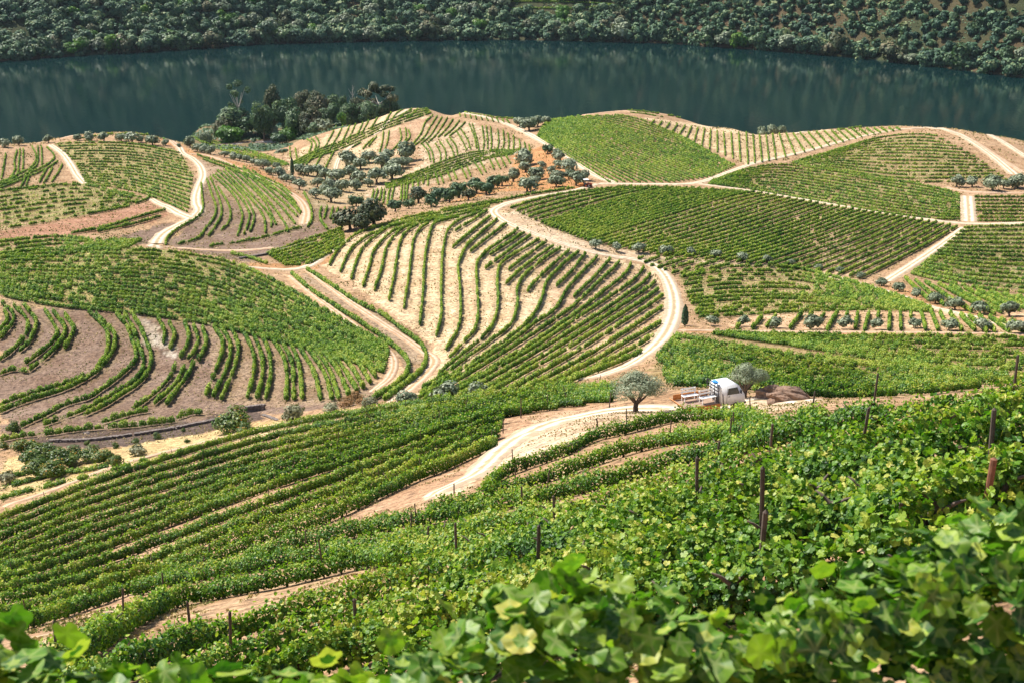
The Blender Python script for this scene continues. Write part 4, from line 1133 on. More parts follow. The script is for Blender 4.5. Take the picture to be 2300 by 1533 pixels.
# thicket
series('785,492,66 838,478,78 812,500,50', lambda k, n: ['dark round tree at the left of the thicket above the fan', 'large brown-topped tree of the thicket above the fan', 'low dark tree in front of the thicket pair'][k], 'tree', 'thicket above the fan', BROWNC, OLT, 'broadleaf_tree')
series('940,440,44 968,452,36 985,437,40 1010,440,38 1030,428,46 1052,438,34 1070,418,44 1092,424,36 1108,410,36 1128,404,34', lambda k, n: f'dark evergreen in the belt above the fan, {ordw(k+1)} from the left', 'tree', 'evergreen belt above the fan', BROWNC+DARKC, OLT, 'evergreen_tree')
series('800,452,32 888,462,36 918,458,28 1230,335,27', lambda k, n: ['small spiky dark bush below the olive grove', 'low dark bush between thicket and evergreen belt', 'greyish bush beside the evergreen belt', 'small dark green tree beside the crest road'][k], 'bush', None, DARKC, OLT, 'dark_bush')
# shrubs at the foot of the near slope
series('655,928,52 745,916,40 830,906,42', lambda k, n: f'pale grey rounded shrub below the left hill, {ordw(k+1)} from the left', 'shrub', 'pale shrubs at the valley bottom', SILV, None, 'silver_shrub', ch=.8)
series('912,890,50 998,877,60 1072,872,40', lambda k, n: f'grey-green rounded shrub below the fan, {ordw(k+1)} from the left', 'shrub', 'grey shrubs below the fan', SHRG, None, 'grey_shrub', ch=.8)
series('775,902,44 800,888,34 812,902,30', lambda k, n: ['rusty orange bramble between two pale shrubs', 'rusty bramble beside the ditch hedge', 'small rusty bramble beside the grey shrub'][k], 'bramble', 'rusty brambles', RUST, None, 'rusty_bramble', ch=.6, sq=.7)
series('520,945,88 552,962,40', lambda k, n: ['dark round fruit tree beside the stone wall end', 'small yellowish bush under the dark fruit tree'][k], 'tree', None, ORNG, None, 'fruit_tree', ch=.7, sq=.75)
series('58,1003,64 85,1024,78 112,1018,66 138,1034,72 82,1052,66 168,1020,62 200,1018,56 230,1024,52 258,1034,40 118,1056,58', lambda k, n: f'dark orange tree with small fruit in the gully at left, {ordw(k+1)} from the left', 'orange tree', 'orange trees in the gully', ORNG, None, 'orange_tree', ch=.75, sq=.8)
series('163,1034,36 97,1062,32 238,1026,32 308,1010,36 14,1070,44', lambda k, n: ['silver shrub in the middle of the orange trees', 'silver shrub below the orange trees', 'silver shrub at the right end of the orange trees', 'greyish shrub in the dry grass right of the gully', 'silver shrub at the left edge of the frame'][k], 'shrub', 'silver shrubs in the gully', SILV, None, 'silver_shrub', ch=.8)
series('260,1000,18 305,990,18 353,978,22 412,965,12 8,1000,26 30,960,34 195,994,14 420,990,14', lambda k, n: f'low green bush in dry grass by the stone wall, {ordw(k+1)} in the row', 'bush', 'low bushes by the wall', ORNG, None, 'low_bush', ch=.7)
# cypresses
def cypress(px, ybase, hpx, wpx, label):
    p = up1(px, ybase, 0, 60); sc_ = math.hypot(p[1], CAMZ-p[2])/FPX; h = hpx*sc_*1.06; r = wpx/2*sc_
    g = np.random.default_rng(int(px)); n = 1400; z = g.random(n)**.8; a_ = g.uniform(0, 6.28, n); rr = np.interp(z, [0, .08, .35, .8, 1], [.5, .95, 1, .6, .08])*(.8+.3*g.random(n))
    pos = np.stack([rr*np.cos(a_)*r, rr*np.sin(a_)*r, (z*.93+.07)*h], -1); nr = np.stack([np.cos(a_), np.sin(a_), .4*np.ones(n)], -1)+g.normal(size=(n, 3))*.4
    v, f, per = place('q', pos, nr, np.full(n, r*.30), 0, g)
    root = empty('cypress_tree', p); tag(root, label, 'cypress'); link('crown', np_mesh('crown', v, f, M['dark'], tone=np.repeat(.35+g.normal(size=n)*.15, per)), root)
    v, f = tube([(0, 0, -.3), (0, 0, h*.5)], [r*.3, r*.2], 6); link('trunk', np_mesh('trunk', v, f, M['bark']), root)
cypress(657, 396, 40, 9, 'slender dark cypress above the olive line left of the grove')
cypress(1538, 731, 46, 15, 'dark narrow cypress with twin tops at the white road bend')
# the two olives by the truck, with visible limbs
def big_olive(cx, ybase, ytop, wpx, label, seed, lean):
    p = up1(cx, ybase, 0, 60); sc_ = math.hypot(p[1], CAMZ-p[2])/FPX; H = (ybase-ytop)*sc_*1.03; r = wpx/2*sc_
    root = empty('olive_tree', p); tag(root, label, 'olive tree')
    v, f, t = crown(seed, 7500, .062, rx=1, rz=.78, nc=26, cr=.34, kind='s', inner=.74, low=-.45)
    v = v*np.array([r, r, H*.46]) + np.array([lean, 0, H*.60]); link('crown', np_mesh('crown', v, f, M['olive'], tone=t), root)
    g = np.random.default_rng(seed); P = [tube([(0, 0, -.3), (-.02, 0, H*.10), (lean*.2, 0, H*.2)], [.24, .19, .17], 9)]
    for q_ in range(6):
        a_ = q_*1.05+g.uniform(-.3, .3); e = np.array([math.cos(a_)*r*.62+lean, math.sin(a_)*r*.5, H*g.uniform(.55, .75)])
        b_ = np.array([lean*.2, 0, H*.18]); m_ = b_*.5+e*.5+np.array([0, 0, -.12]); P.append(tube([b_, m_, e], [.11, .07, .025], 6))
    v, f = mjoin(P); link('trunk', np_mesh('trunk', v, f, M['bark'], smooth=True), root)
big_olive(1428, 924, 824, 116, 'large olive with forked trunk standing left of the white truck', 301, .1)
big_olive(1672, 893, 808, 92, 'large olive standing right behind the white truck cab', 302, .15)
# riverside trees
def river_tree(px, topy, d, wpx, label, mats_, seed, frac=.75, name='riverside_tree', pale=False, n=3600, cr=.40, nc=22, inner=.66):
    u, s = ray(px, topy); x, y = float(u*d), float(d); gz = max(float(hz(x, y)), .3); ztop = CAMZ-float(s)*d; H = ztop-gz; r = wpx/2/FPX*d
    root = empty(name, (x, y, gz)); tag(root, label, 'tree', 'trees by the river')
    rz = H*min(frac+.1, 1.0)/2; v, f, t = crown(seed, n, .075, rx=1, rz=1, nc=nc, cr=cr, inner=inner, low=-.85)
    v = v*np.array([r*1.05, r*1.05, rz*1.02])+np.array([0, 0, H-rz]); link('crown', np_mesh('crown', v, f, mats_, tone=t), root)
    g = np.random.default_rng(seed+9); bm_ = M['pale_bark'] if pale else M['bark']; P = [tube([(0, 0, -1), (.3, 0, H*.3), (.1, .2, H*.55)], [.5, .42, .34], 7)]
    for q_ in range(7):
        a_ = q_*.95+g.uniform(-.3, .3); e = np.array([math.cos(a_)*r*.7, math.sin(a_)*r*.7, H-rz+rz*g.uniform(-.2, .75)]); b_ = np.array([.1, .2, H*(.42 if not pale else .5)])
        P.append(tube([b_, b_*.45+e*.55+np.array([0, 0, -.4]), e], [.26, .17, .06], 5))
    v, f = mjoin(P); link('trunk', np_mesh('trunk', v, f, bm_, smooth=True), root)
river_tree(531, 186, 668, 50, 'tall sparse-topped eucalyptus at the left end of the riverside trees', M['dark'], 401, .45, pale=True, n=900, cr=.26, nc=9, inner=.95)
river_tree(527, 236, 662, 92, 'broad grey-green tree under the sparse eucalyptus', M['dark'], 402, .9)
river_tree(500, 262, 655, 50, 'dark leafy tree at the left foot of the riverside group', M['brown'], 412, .9)
river_tree(610, 192, 672, 50, 'tall brownish tree, tallest left of centre in the riverside group', M['brown'], 403, .85)
river_tree(640, 214, 665, 62, 'dark wide tree right beside the tall brownish one', M['dark'], 404, .9)
river_tree(678, 200, 675, 50, 'brown-topped tree in the middle of the riverside group', M['brown'], 405, .85)
river_tree(712, 200, 668, 62, 'broad brownish tree in the middle right of the riverside group', M['brown'], 406, .9)
river_tree(745, 208, 672, 44, 'dark tree right of the broad brownish one by the river', M['dark'], 407, .9)
river_tree(770, 206, 664, 28, 'narrow dark pointed tree by the river', M['dark'], 408, .9)
river_tree(802, 213, 650, 38, 'yellowish rounded tree beside the umbrella-shaped one', M['brown'], 409, .8)
river_tree(850, 185, 655, 88, 'umbrella-shaped tree with pale limbs at the right end of the group', M['brown'], 410, .72, pale=True, n=1900, cr=.22, nc=20, inner=.9)
river_tree(575, 255, 660, 46, 'dark low tree between the eucalyptus and the brownish ones', M['dark'], 411, .95)
for k, (px, ty_, w_, mm, lb) in enumerate([(588, 222, 52, 'dark', 'dark tree filling the gap right of the eucalyptus'), (660, 232, 62, 'dark', 'low dark tree in front of the riverside middle'), (698, 236, 60, 'brown', 'low brownish tree in front of the broad riverside one'),
        (738, 228, 54, 'dark', 'dark low tree in front, right of the riverside middle'), (782, 232, 50, 'dark', 'dark low tree under the bare dead one'), (824, 222, 58, 'dark', 'dark tree at the left foot of the umbrella-shaped one'), (872, 218, 46, 'dark', 'dark low tree at the right foot of the umbrella-shaped one')]):
    river_tree(px, ty_, 650-k % 3*4, w_, lb, M[mm], 430+k, .95)
def dead_tree():
    u, s = ray(789, 192); d = 652; x, y = float(u*d), d; gz = float(hz(x, y)); H = CAMZ-float(s)*d-gz
    P = [tube([(0, 0, -1), (.2, 0, H*.6), (.6, 0, H)], [.3, .22, .05], 6)]+[tube([(.2, 0, H*f_), (q_*1.4, .3, H*(f_+.16))], [.14, .04], 5) for f_, q_ in ((.6, -1), (.68, 1), (.76, -1.1), (.82, .9))]
    v, f = mjoin(P); tag(link('bare_tree', np_mesh('bare_tree', v, f, M['pale_bark']), loc=(x, y, gz)), 'bare pale dead tree standing up beside the yellowish tree', 'dead tree')
dead_tree()
def rshrub(px, py, wpx, d, label, crowns, k):
    u, s = ray(px, py); x, y = float(u*d), float(d); r = wpx/2/FPX*d; gz = float(hz(x, y)); zc = CAMZ-float(s)*d
    root = empty('riverside_shrub', (x, y, gz)); tag(root, label, 'shrub', 'shrubs by the railway')
    hh = max(r*.6, zc-gz); link('crown', crowns[k % len(crowns)], root, (0, 0, hh*.8), (0, 0, k), (r, r, max(r*.85, hh*.9)))
for k, (px, py, w_, d, c_, lb) in enumerate([(520, 300, 74, 645, BRIGHTC, 'bright green spreading shrub beside the railway'), (592, 284, 32, 655, DARKC, 'grey-green shrub left of the bright rounded one'),
    (620, 293, 36, 650, SHRG, 'pale green shrub in front of the brownish trees'), (652, 299, 50, 640, BRIGHTC, 'bright green rounded shrub at the end of the railway'), (626, 315, 48, 636, DARKC, 'dark low shrub at the right end of the railway'),
    (682, 275, 34, 640, SHRG, 'grey shrub above the bright rounded one'), (706, 284, 38, 600, DARKC, 'dark round shrub on the straw slope'), (728, 276, 44, 600, SHRG, 'green shrub on the brow of the straw slope'),
    (767, 262, 28, 590, BRIGHTC, 'small round shrub highest on the straw brow'), (570, 315, 15, 640, DARKC, 'small upright bush standing beside the railway'), (460, 304, 34, 640, SHRG, 'grey-green bush behind the left spur crest'),
    (625, 342, 30, 560, SHRG, 'pale bush in the gully below the railway'), (640, 341, 20, 555, DARKC, 'small dark bush in the gully below the railway'), (1735, 289, 34, 530, OLV, 'grey olive bush in the crest dip at right'), (1715, 292, 30, 530, SHRG, 'pale bush in the crest dip at right'), (1758, 293, 28, 530, SHRG, 'small pale bush right of the crest dip')]):
    rshrub(px, py, w_, d, lb, c_, k)
# ------------------------------------------------------------------ the wooded far bank
g = np.random.default_rng(900)
WOOD = []
for k in range(10):
    mt = [M['scrub'], M['scrub'], M['dark'], M['olive'], M['scrub'], M['brown'], M['scrub'], M['dark'], M['scrub'], M['bright'] if k == 9 else M['scrub']][k]
    WOOD.append(crown_mesh('woodland_tree', mt, 500+k, 650, .155, rz=.8+.12*(k % 3), nc=9+k % 4, cr=.42, low=-1))
RAW = [crown(700+k, 110, .36, rz=.85, nc=7, cr=.42, low=-.9) for k in range(8)]
places = []
xs = -430.0
while xs < 430:                        # first line, leaning over the water
    r = g.uniform(3.4, 9.6); xs += r*1.05; t = g.uniform(-1, 6)
    if 1.0 < (xs+60)/40 < 2.2: r *= .6
    places.append((xs, float(bank_y(xs))+t, r, 0))
for yy in np.arange(8, 150, 5.6):
    for xx in np.arange(-460, 460, 6.4):
        x = xx+g.uniform(-3, 3); y0 = float(bank_y(x)); y = y0+yy+g.uniform(-2.6, 2.6)
        px_, py_ = proj(x, y, float(hz(x, y)))
        r = g.uniform(2.8, 5.4) if px_ > 1400 else g.uniform(3.6, 7.2)
        dn = vn1(x/22, y/22)*.6+vn2(x/9, y/9)*.4
        if px_ > 1700 and yy > 22 and dn < .25: continue
        if dn < .15: continue
        if 1140 < px_ < 1385 and 2 < py_ < 34 and yy < 70: continue                    # the terraced plot
        if yy > 12 and px_ > 1840 and abs(py_-(84+(px_-1840)*.055)) < 4: continue     # dirt path at right
        if px_ < 60 and 55 < py_ < 90: continue
        places.append((x, y, r, 1))
for yy in np.arange(156, 330, 10):
    for xx in np.arange(-520, 520, 12):
        x = xx+g.uniform(-5, 5); places.append((x, float(bank_y(x))+yy+g.uniform(-4, 4), g.uniform(4, 8), 2))
vis = []
for k, (x, y, r, c_) in enumerate(places):
    z = float(hz(x, y)); px_, py_ = proj(x, y, z+r); vis.append((0 <= px_ <= PW and py_ > -r*3)*(r/y))
order = np.argsort([-v for v in vis]); ind = set(order[:300].tolist()); parts = []; 
stretch = [(0, 230, 'behind the left bend'), (230, 460, 'behind the left water'), (460, 700, 'opposite the eucalyptus'), (700, 930, 'beyond the umbrella tree'), (930, 1150, 'opposite the crest road'), (1150, 1400, 'under the terraced plot'),
           (1400, 1650, 'right of the terraced plot'), (1650, 1900, 'opposite the comb field'), (1900, 2100, 'below the red path'), (2100, 2301, 'at the far right')]
cnt_ = {}
for k in sorted(ind, key=lambda q: places[q][0]):
    x, y, r, c_ = places[k]; z = float(hz(x, y)); px_, py_ = proj(x, y, z)
    st_ = next((s for a_, b_, s in stretch if a_ <= px_ < b_), 'at the far right'); row = 'waterside' if c_ == 0 else 'hillside'
    cnt_[(st_, row)] = cnt_.get((st_, row), 0)+1
    q_ = int(g.integers(10)); o = link('woodland_tree', WOOD[q_], loc=(x, y, z+r*.62), rot=(0, 0, g.uniform(0, 6.28)), scale=(r*g.uniform(1.0, 1.25), r*g.uniform(1.0, 1.25), r*g.uniform(.9, 1.3)))
    tone_ = ['blue-green', 'blue-green', 'dark', 'grey-green', 'rounded', 'brownish', 'grey-green', 'dark', 'rounded', 'spreading'][q_]
    tag(o, f'{tone_} {row} tree on the far bank {st_}, {ordw(cnt_[(st_, row)])} from its left', 'tree', 'woodland trees on the far bank')
for k, (x, y, r, c_) in enumerate(places):
    if k in ind: continue
    v, f, t = RAW[int(g.integers(8))]; a_ = g.uniform(0, 6.28); ca_, sa_ = math.cos(a_), math.sin(a_)
    v2 = np.stack([(v[:, 0]*ca_-v[:, 1]*sa_)*r+x, (v[:, 0]*sa_+v[:, 1]*ca_)*r+y, v[:, 2]*r*g.uniform(.8, 1.15)+float(hz(x, y))+r*.55], -1)
    parts.append((v2, f, np.clip(t+g.normal()*.16, 0, 1)))
v, f, t = merge(parts); tag(link('far_woodland', np_mesh('far_woodland', v, f, M['scrub'], tone=t)), 'dense scrubby woodland covering the hillside across the river', 'woodland', kind='stuff')
# low ground cover on the far slope and the near bank of scrub under the riverside trees
n_ = 26000; x = g.uniform(-450, 450, n_); y = bank_y(x)+g.uniform(0, 150, n_); z = hz(x, y); keep = (vn1(x/16, y/16) > .42)
pos = np.stack([x, y, z+.35], -1)[keep]; v, f, per = place('q', pos, g.normal(size=pos.shape)*.5+(0, -.3, 1), g.uniform(.6, 1.5, len(pos)), 0, g)
tag(link('far_undergrowth', np_mesh('far_undergrowth', v, f, M['scrub'], tone=np.repeat(g.uniform(.3, .95, len(pos)), per))), 'low scrub between the trees of the far slope', 'undergrowth', kind='stuff')
n_ = 16000; x = g.uniform(-190, -30, n_); y = g.uniform(600, 705, n_); z = hz(x, y); keep = (z > .2) & (z < 22) & (vn1(x/7, y/7) > .35) & (x < -10-(y-600)*.2) & (np.abs(proj(x, y, z)[1]-320) > 5)
pos = np.stack([x, y, z+.4], -1)[keep]; v, f, per = place('q', pos, g.normal(size=pos.shape)*.5+(0, -.3, 1), g.uniform(.5, 1.2, len(pos)), 0, g)
tag(link('riverbank_undergrowth', np_mesh('riverbank_undergrowth', v, f, M['dark'], tone=np.repeat(g.uniform(.2, .8, len(pos)), per))), 'dark undergrowth below the riverside trees', 'undergrowth', kind='stuff')
# terraced plot across the river: two thin hedges
for k, pl_ in enumerate(('1120,7 1200,5 1290,7 1372,12', '1135,22 1210,20 1300,21 1385,12')):
    c = smooth_px(L(pl_), 4); Wd = unproject(c[:, 0], c[:, 1], 0, 760); base = Wd[0].copy()
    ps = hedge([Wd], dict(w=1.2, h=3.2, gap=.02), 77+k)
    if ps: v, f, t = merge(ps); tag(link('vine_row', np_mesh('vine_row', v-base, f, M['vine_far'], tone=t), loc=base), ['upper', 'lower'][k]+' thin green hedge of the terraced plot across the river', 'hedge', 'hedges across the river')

# dry tufts and weeds between the rows: beyond counting
n_ = 230000; uu = g.uniform(-.40, .40, n_); y = 16*np.exp(g.random(n_)**.75*np.log(520/16)); x = uu*y; z = hz(x, y)
cl = vn1(x/5, y/5)*.6+vn2(x/1.1, y/1.1)*.4; keep = (cl > .47) & (z > 12); x, y, z = x[keep], y[keep], z[keep]
# keep the roads clear
px_, py_ = proj(x, y, z); rd = np.zeros(len(x), bool)
for o in list(col.objects):
    if o.name.startswith('dirt_road') and o.type == 'MESH':
        q = np.empty(len(o.data.vertices)*3, np.float32); o.data.vertices.foreach_get('co', q); q = q.reshape(-1, 9, 3)[:, 4, :2]
        for k in range(0, len(q), 2):
            rd |= (np.abs(x-q[k, 0]) < 1.7) & (np.abs(y-q[k, 1]) < 1.7)
x, y, z = x[~rd], y[~rd], z[~rd]; sz = np.maximum(.09, y*.00085)*g.uniform(.6, 1.5, len(x))
pos = np.stack([x, y, z+sz*.35], -1); v, f, per = place('h', pos, g.normal(size=pos.shape)*.8+(0, -.3, .6), sz, 0, g)
tn = np.repeat(np.clip(vn3(x/14, y/14)*.9+g.normal(size=len(x))*.2, 0, 1), per)
M['dry'] = leafmat('dry_tufts', [(0.0, (.10, .13, .035)), (.3, (.22, .19, .07)), (.55, (.40, .29, .14)), (1.0, (.62, .47, .28))], trans=.15, rough=.8, spec=.1)
tag(link('dry_weeds', np_mesh('dry_weeds', v, f, M['dry'], tone=tn)), 'dry straw tufts and weeds between the vine rows', 'weeds', kind='stuff')
# ------------------------------------------------------------------ truck, benches, tractor, rocks, wall, railway
import bmesh
def bm_obj(name, bm, mat, parent=None, bevel=0.0, smooth=False):
    if bevel: bmesh.ops.bevel(bm, geom=[e for e in bm.edges], offset=bevel, segments=2, affect='EDGES', clamp_overlap=True)
    me = bpy.data.meshes.new(name); bm.to_mesh(me); bm.free(); me.materials.append(mat)
    if smooth: me.polygons.foreach_set('use_smooth', [True]*len(me.polygons))
    return link(name, me, parent)
def box(bm, x0, x1, y0, y1, z0, z1):
    vs = [bm.verts.new((x, y, z)) for x in (x0, x1) for y in (y0, y1) for z in (z0, z1)]
    for f in ((0, 1, 3, 2), (4, 6, 7, 5), (0, 4, 5, 1), (2, 3, 7, 6), (0, 2, 6, 4), (1, 5, 7, 3)): bm.faces.new([vs[i] for i in f])
def prism(bm, prof, y0, y1):
    a = [bm.verts.new((x, y0, z)) for x, z in prof]; b = [bm.verts.new((x, y1, z)) for x, z in prof]; n = len(prof)
    bm.faces.new(a[::-1]); bm.faces.new(b)
    for i in range(n): bm.faces.new((a[i], a[(i+1) % n], b[(i+1) % n], b[i]))
    bmesh.ops.recalc_face_normals(bm, faces=bm.faces)
def quad(bm, P): bm.faces.new([bm.verts.new(p) for p in P])
def cyl(bm, c, r, w, seg=20, axis='Y'):
    from mathutils import Matrix
    mt = Matrix.Translation(c) @ Matrix.Rotation(R(90), 4, 'X')
    bmesh.ops.create_cone(bm, cap_ends=True, segments=seg, radius1=r, radius2=r, depth=w, matrix=mt)
B = bmesh.new
M['white'] = flat('white_paint', (.80, .80, .79), .35, noise=.03); M['black'] = flat('black_metal', (.02, .02, .025), .5, noise=.2); M['glass'] = flat('dark_glass', (.03, .045, .05), .08, noise=.1)
M['rusto'] = flat('orange_boards', (.52, .20, .05), .7, noise=.3, scale=6); M['grey'] = flat('bed_floor', (.30, .20, .14), .7, noise=.2); M['rubber'] = flat('tyre_rubber', (.025, .025, .025), .85); M['blue'] = flat('blue_cloth', (.03, .22, .55), .8)
M['rock'] = flat('brown_rock', (.20, .125, .085), .95, noise=.6, scale=2.2); M['stone'] = flat('wall_stone', (.15, .12, .105), .95, noise=.5, scale=3); M['steel'] = flat('rusty_rail', (.20, .12, .09), .6); M['ballast'] = flat('ballast', (.46, .40, .36), .95, noise=.35, scale=2)
M['wbench'] = flat('white_bench_paint', (.82, .80, .77), .5, noise=.05)
TP = up1(1588, 921, 0, 60); HDG = .40
tr = empty('pickup_truck', TP, HDG); tr.scale = (.93, .93, .93); bpy.context.view_layer.update(); tag(tr, 'white cab flatbed truck with orange bed sides and black headboard rack, between two olives', 'truck')
prof = [(.62, .55), (.62, 2.0), (.72, 2.12), (2.02, 2.14), (2.22, 2.05), (2.66, 1.38), (2.80, 1.22), (2.84, .55)]
bm = B(); prism(bm, prof, -.86, .86); bm_obj('cab', bm, M['white'], tr, .05, True)
bm = B(); quad(bm, [(2.29, -.74, 1.96), (2.645, -.78, 1.42), (2.645, .78, 1.42), (2.29, .74, 1.96)]); 
for v in bm.verts: v.co += Vector((.045, 0, .03))
bm_obj('windshield', bm, M['glass'], tr)
for sy in (-1, 1):
    y = sy*.875
    bm = B(); q = [(1.22, y, 1.38), (2.30, y, 1.38), (2.06, y, 1.92), (1.26, y, 1.92)]; quad(bm, q if sy < 0 else q[::-1]); w_ = bm_obj('side_window', bm, M['glass'], tr)
    bm = B(); box(bm, 1.17, 1.19, y-.006, y+.006, .68, 1.95); box(bm, 1.30, 1.44, y-.03, y+.03, 1.22, 1.26); bm_obj('door_trim', bm, M['black'], tr)
    bm = B(); box(bm, 2.30, 2.36, sy*1.0-.09, sy*1.0+.09, 1.42, 1.70); box(bm, 2.30, 2.33, min(sy*.86, sy*1.0), max(sy*.86, sy*1.0), 1.66, 1.68); bm_obj('side_mirror', bm, M['black'], tr, .01)
    bm = B(); box(bm, 2.83, 2.86, sy*.62-.15, sy*.62+.15, .80, 1.0); bm_obj('headlight', bm, flat('headlight_glass', (.7, .7, .66), .15, noise=.03), tr, .01)
bm = B(); box(bm, 2.80, 2.95, -.84, .84, .45, .64); bm_obj('bumper', bm, M['black'], tr, .03)
bm = B(); box(bm, -2.5, .56, -.92, .92, .80, .88); bm_obj('bed_floor', bm, M['grey'], tr, .01)
bm = B(); box(bm, -2.4, 2.6, -.38, -.28, .56, .78); box(bm, -2.4, 2.6, .28, .38, .56, .78); bm_obj('chassis', bm, M['black'], tr)
bm = B(); box(bm, -2.5, .56, .90, .95, .89, 1.33); bm_obj('bed_side', bm, M['rusto'], tr, .01)
bm = B(); box(bm, -2.5, .56, -.99, -.94, .40, .84); bm_obj('bed_side', bm, M['rusto'], tr, .01)
# tailgate dropped half way
bm = B(); a_ = .62; P = [(-2.52, -.9, .86), (-2.52, .9, .86), (-2.52-.46*math.sin(a_)*1.2, .9, .86+.40*math.cos(a_)), (-2.52-.46*math.sin(a_)*1.2, -.9, .86+.40*math.cos(a_))]
prism_pts = P
vs = [bm.verts.new(p) for p in P]+[bm.verts.new((p[0]-.04, p[1], p[2]-.03)) for p in P]
for f in ((0, 1, 2, 3), (7, 6, 5, 4), (0, 4, 5, 1), (1, 5, 6, 2), (2, 6, 7, 3), (3, 7, 4, 0)): bm.faces.new([vs[i] for i in f])
bm_obj('tailgate', bm, M['rusto'], tr)
bm = B()
for y in (-.88, -.30, .30, .84): box(bm, .40, .45, y, y+.05, .88, 2.30)
for z in (1.1, 1.42, 1.75, 2.02, 2.27): box(bm, .405, .445, -.88, .89, z, z+.045)
box(bm, .41, .44, -.86, -.02, .92, 1.35)
bm_obj('headboard_rack', bm, M['black'], tr)
for x, nm in ((1.98, 'f'), (-1.45, 'r')):
    for sy in (-1, 1):
        bm = B(); cyl(bm, (x, sy*.76, .36), .36, .22); wh = bm_obj('wheel', bm, M['rubber'], tr, .03)
        bm = B(); cyl(bm, (x, sy*.875, .36), .19, .012, 16); bm_obj('rim', bm, M['grey'], wh)
bm = B(); bmesh.ops.create_icosphere(bm, subdivisions=3, radius=1)
for v in bm.verts: v.co = Vector((v.co.x*.20+.06*math.sin(v.co.y*5), v.co.y*.30, v.co.z*.09+.03*math.sin(v.co.x*7)))
o = bm_obj('blue_cloth', bm, M['blue'], smooth=True); o.location = tr.matrix_basis @ Vector((.46, -.25, 2.36)); o.rotation_euler = (0, 0, HDG); tag(o, 'bright blue cloth bundled on top of the truck rack', 'cloth')
def bench(loc, rz, label):
    root = empty('garden_bench', loc, rz); tag(root, label, 'bench', 'white slatted benches')
    for k in range(3): bm = B(); box(bm, -.62, .62, -.20+k*.145, -.075+k*.145, .40, .435); bm_obj('seat_slat', bm, M['wbench'], root, .006)
    for k in range(2): bm = B(); box(bm, -.62, .62, .26+.03*k, .285+.03*k, .56+k*.2, .69+k*.2); bm_obj('back_slat', bm, M['wbench'], root, .006)
    for sx in (-.52, .52):
        bm = B(); box(bm, sx-.025, sx+.025, -.20, -.15, 0, .40); bm_obj('leg', bm, M['wbench'], root)
        bm = B(); box(bm, sx-.025, sx+.025, .21, .255, 0, .90); bm_obj('leg', bm, M['wbench'], root)
bench(tr.matrix_basis @ Vector((-1.35, .35, .885)), HDG, 'white slatted bench standing on the truck bed, the upper left one')
bench(tr.matrix_basis @ Vector((-.30, -.50, .885)), HDG+.05, 'white slatted bench on the truck bed, the lower one nearest the cab')
# rocks
def rock(loc, sx, sy, sz, seed, label, mat='rock', name='boulder', group=None):
    bm = B(); bmesh.ops.create_icosphere(bm, subdivisions=5, radius=1); V = np.array([v.co for v in bm.verts])
    d = (vn1(V[:, 0]*1.5+seed+V[:, 2]*2, V[:, 1]*1.5+V[:, 2])-.5)*.55+(vn2(V[:, 0]*5+seed*3+V[:, 2]*4, V[:, 1]*5+V[:, 2]*3)-.5)*.18+(vn3(V[:, 0]*14+seed+V[:, 2]*9, V[:, 1]*14)-.5)*.06
    V = V*(1+d[:, None])*np.array([sx, sy, sz])
    for v, c in zip(bm.verts, V): v.co = c
    o = bm_obj(name, bm, M[mat], smooth=False); o.location = loc; tag(o, label, 'rock', group)
p = up1(1772, 903, 0, 60); rock((p[0], p[1], p[2]+.25), 1.45, .9, .82, 4, 'large brown boulder right of the truck, its smaller half')
p = up1(1735, 898, 0, 60); rock((p[0]-.1, p[1]+.5, p[2]+.25), 1.2, .8, .72, 9, 'greyish boulder leaning against the brown one')
for k, (px, py, w_) in enumerate(((2250, 1003, .42), (1990, 1020, .25), (1680, 1180, .2), (2240, 1012, .3), (195, 972, .5), (1650, 1085, .22))):
    p = up1(px, py, 0, 8); rock((p[0], p[1], p[2]), w_, w_*.7, w_*.45, 20+k, ['pale flat stone between vine rows at the right edge', 'small pale stone under the right hand vines', 'small stone under the nearest right rows', 'low pale stone beside the flat one at right', 'pinkish stone on the left terrace wall', 'small stone among the middle rows'][k], 'stone', 'stone')
# stone retaining walls in the gully
def wall(s, h, label):
    c = smooth_px(L(s), 3); Wd = unproject(c[:, 0], c[:, 1], 0, 60); q = dens(Wd[:, :2], .35); g = np.random.default_rng(31); parts = []
    zt = hz(q[:, 0], q[:, 1]); base = np.array([*q[0], zt[0]])
    cv = np.array([(x, y, z) for x in (-.5, .5) for y in (-.5, .5) for z in (-.5, .5)]); cf_ = np.array([(0, 1, 3, 2), (4, 6, 7, 5), (0, 4, 5, 1), (2, 3, 7, 6), (0, 2, 6, 4), (1, 5, 7, 3)])
    for row in range(int(h/.22)):
        for k in range(len(q)):
            if g.random() < .04+.10*row/(h/.22): continue
            sc_ = np.array([g.uniform(.3, .5), g.uniform(.35, .5), g.uniform(.18, .27)]); a_ = math.atan2(*(q[min(k+1, len(q)-1)]-q[max(k-1, 0)])[::-1])+g.normal()*.12
            v = (cv+g.normal(size=cv.shape)*.07)*sc_; v = np.stack([v[:, 0]*math.cos(a_)-v[:, 1]*math.sin(a_), v[:, 0]*math.sin(a_)+v[:, 1]*math.cos(a_), v[:, 2]], -1)
            parts.append((v+np.array([q[k, 0], q[k, 1], zt[k]+.05+row*.22]), [cf_]))
    v, f = mjoin(parts); tag(link('stone_wall', np_mesh('stone_wall', v-base, f, M['stone']), loc=base), label, 'wall')
wall('110,992 200,990 300,978 400,962 470,948 515,938', .5, 'dark dry stone retaining wall behind the orange trees')
wall('555,924 592,920', .9, 'short grey stone wall end right of the fruit tree')
wall('592,932 622,943', .4, 'low tumbled stone wall running down to the dry grass')
wall('540,582 600,572 650,558 700,548', .5, 'dark stony terrace edge at the foot of the left spur')
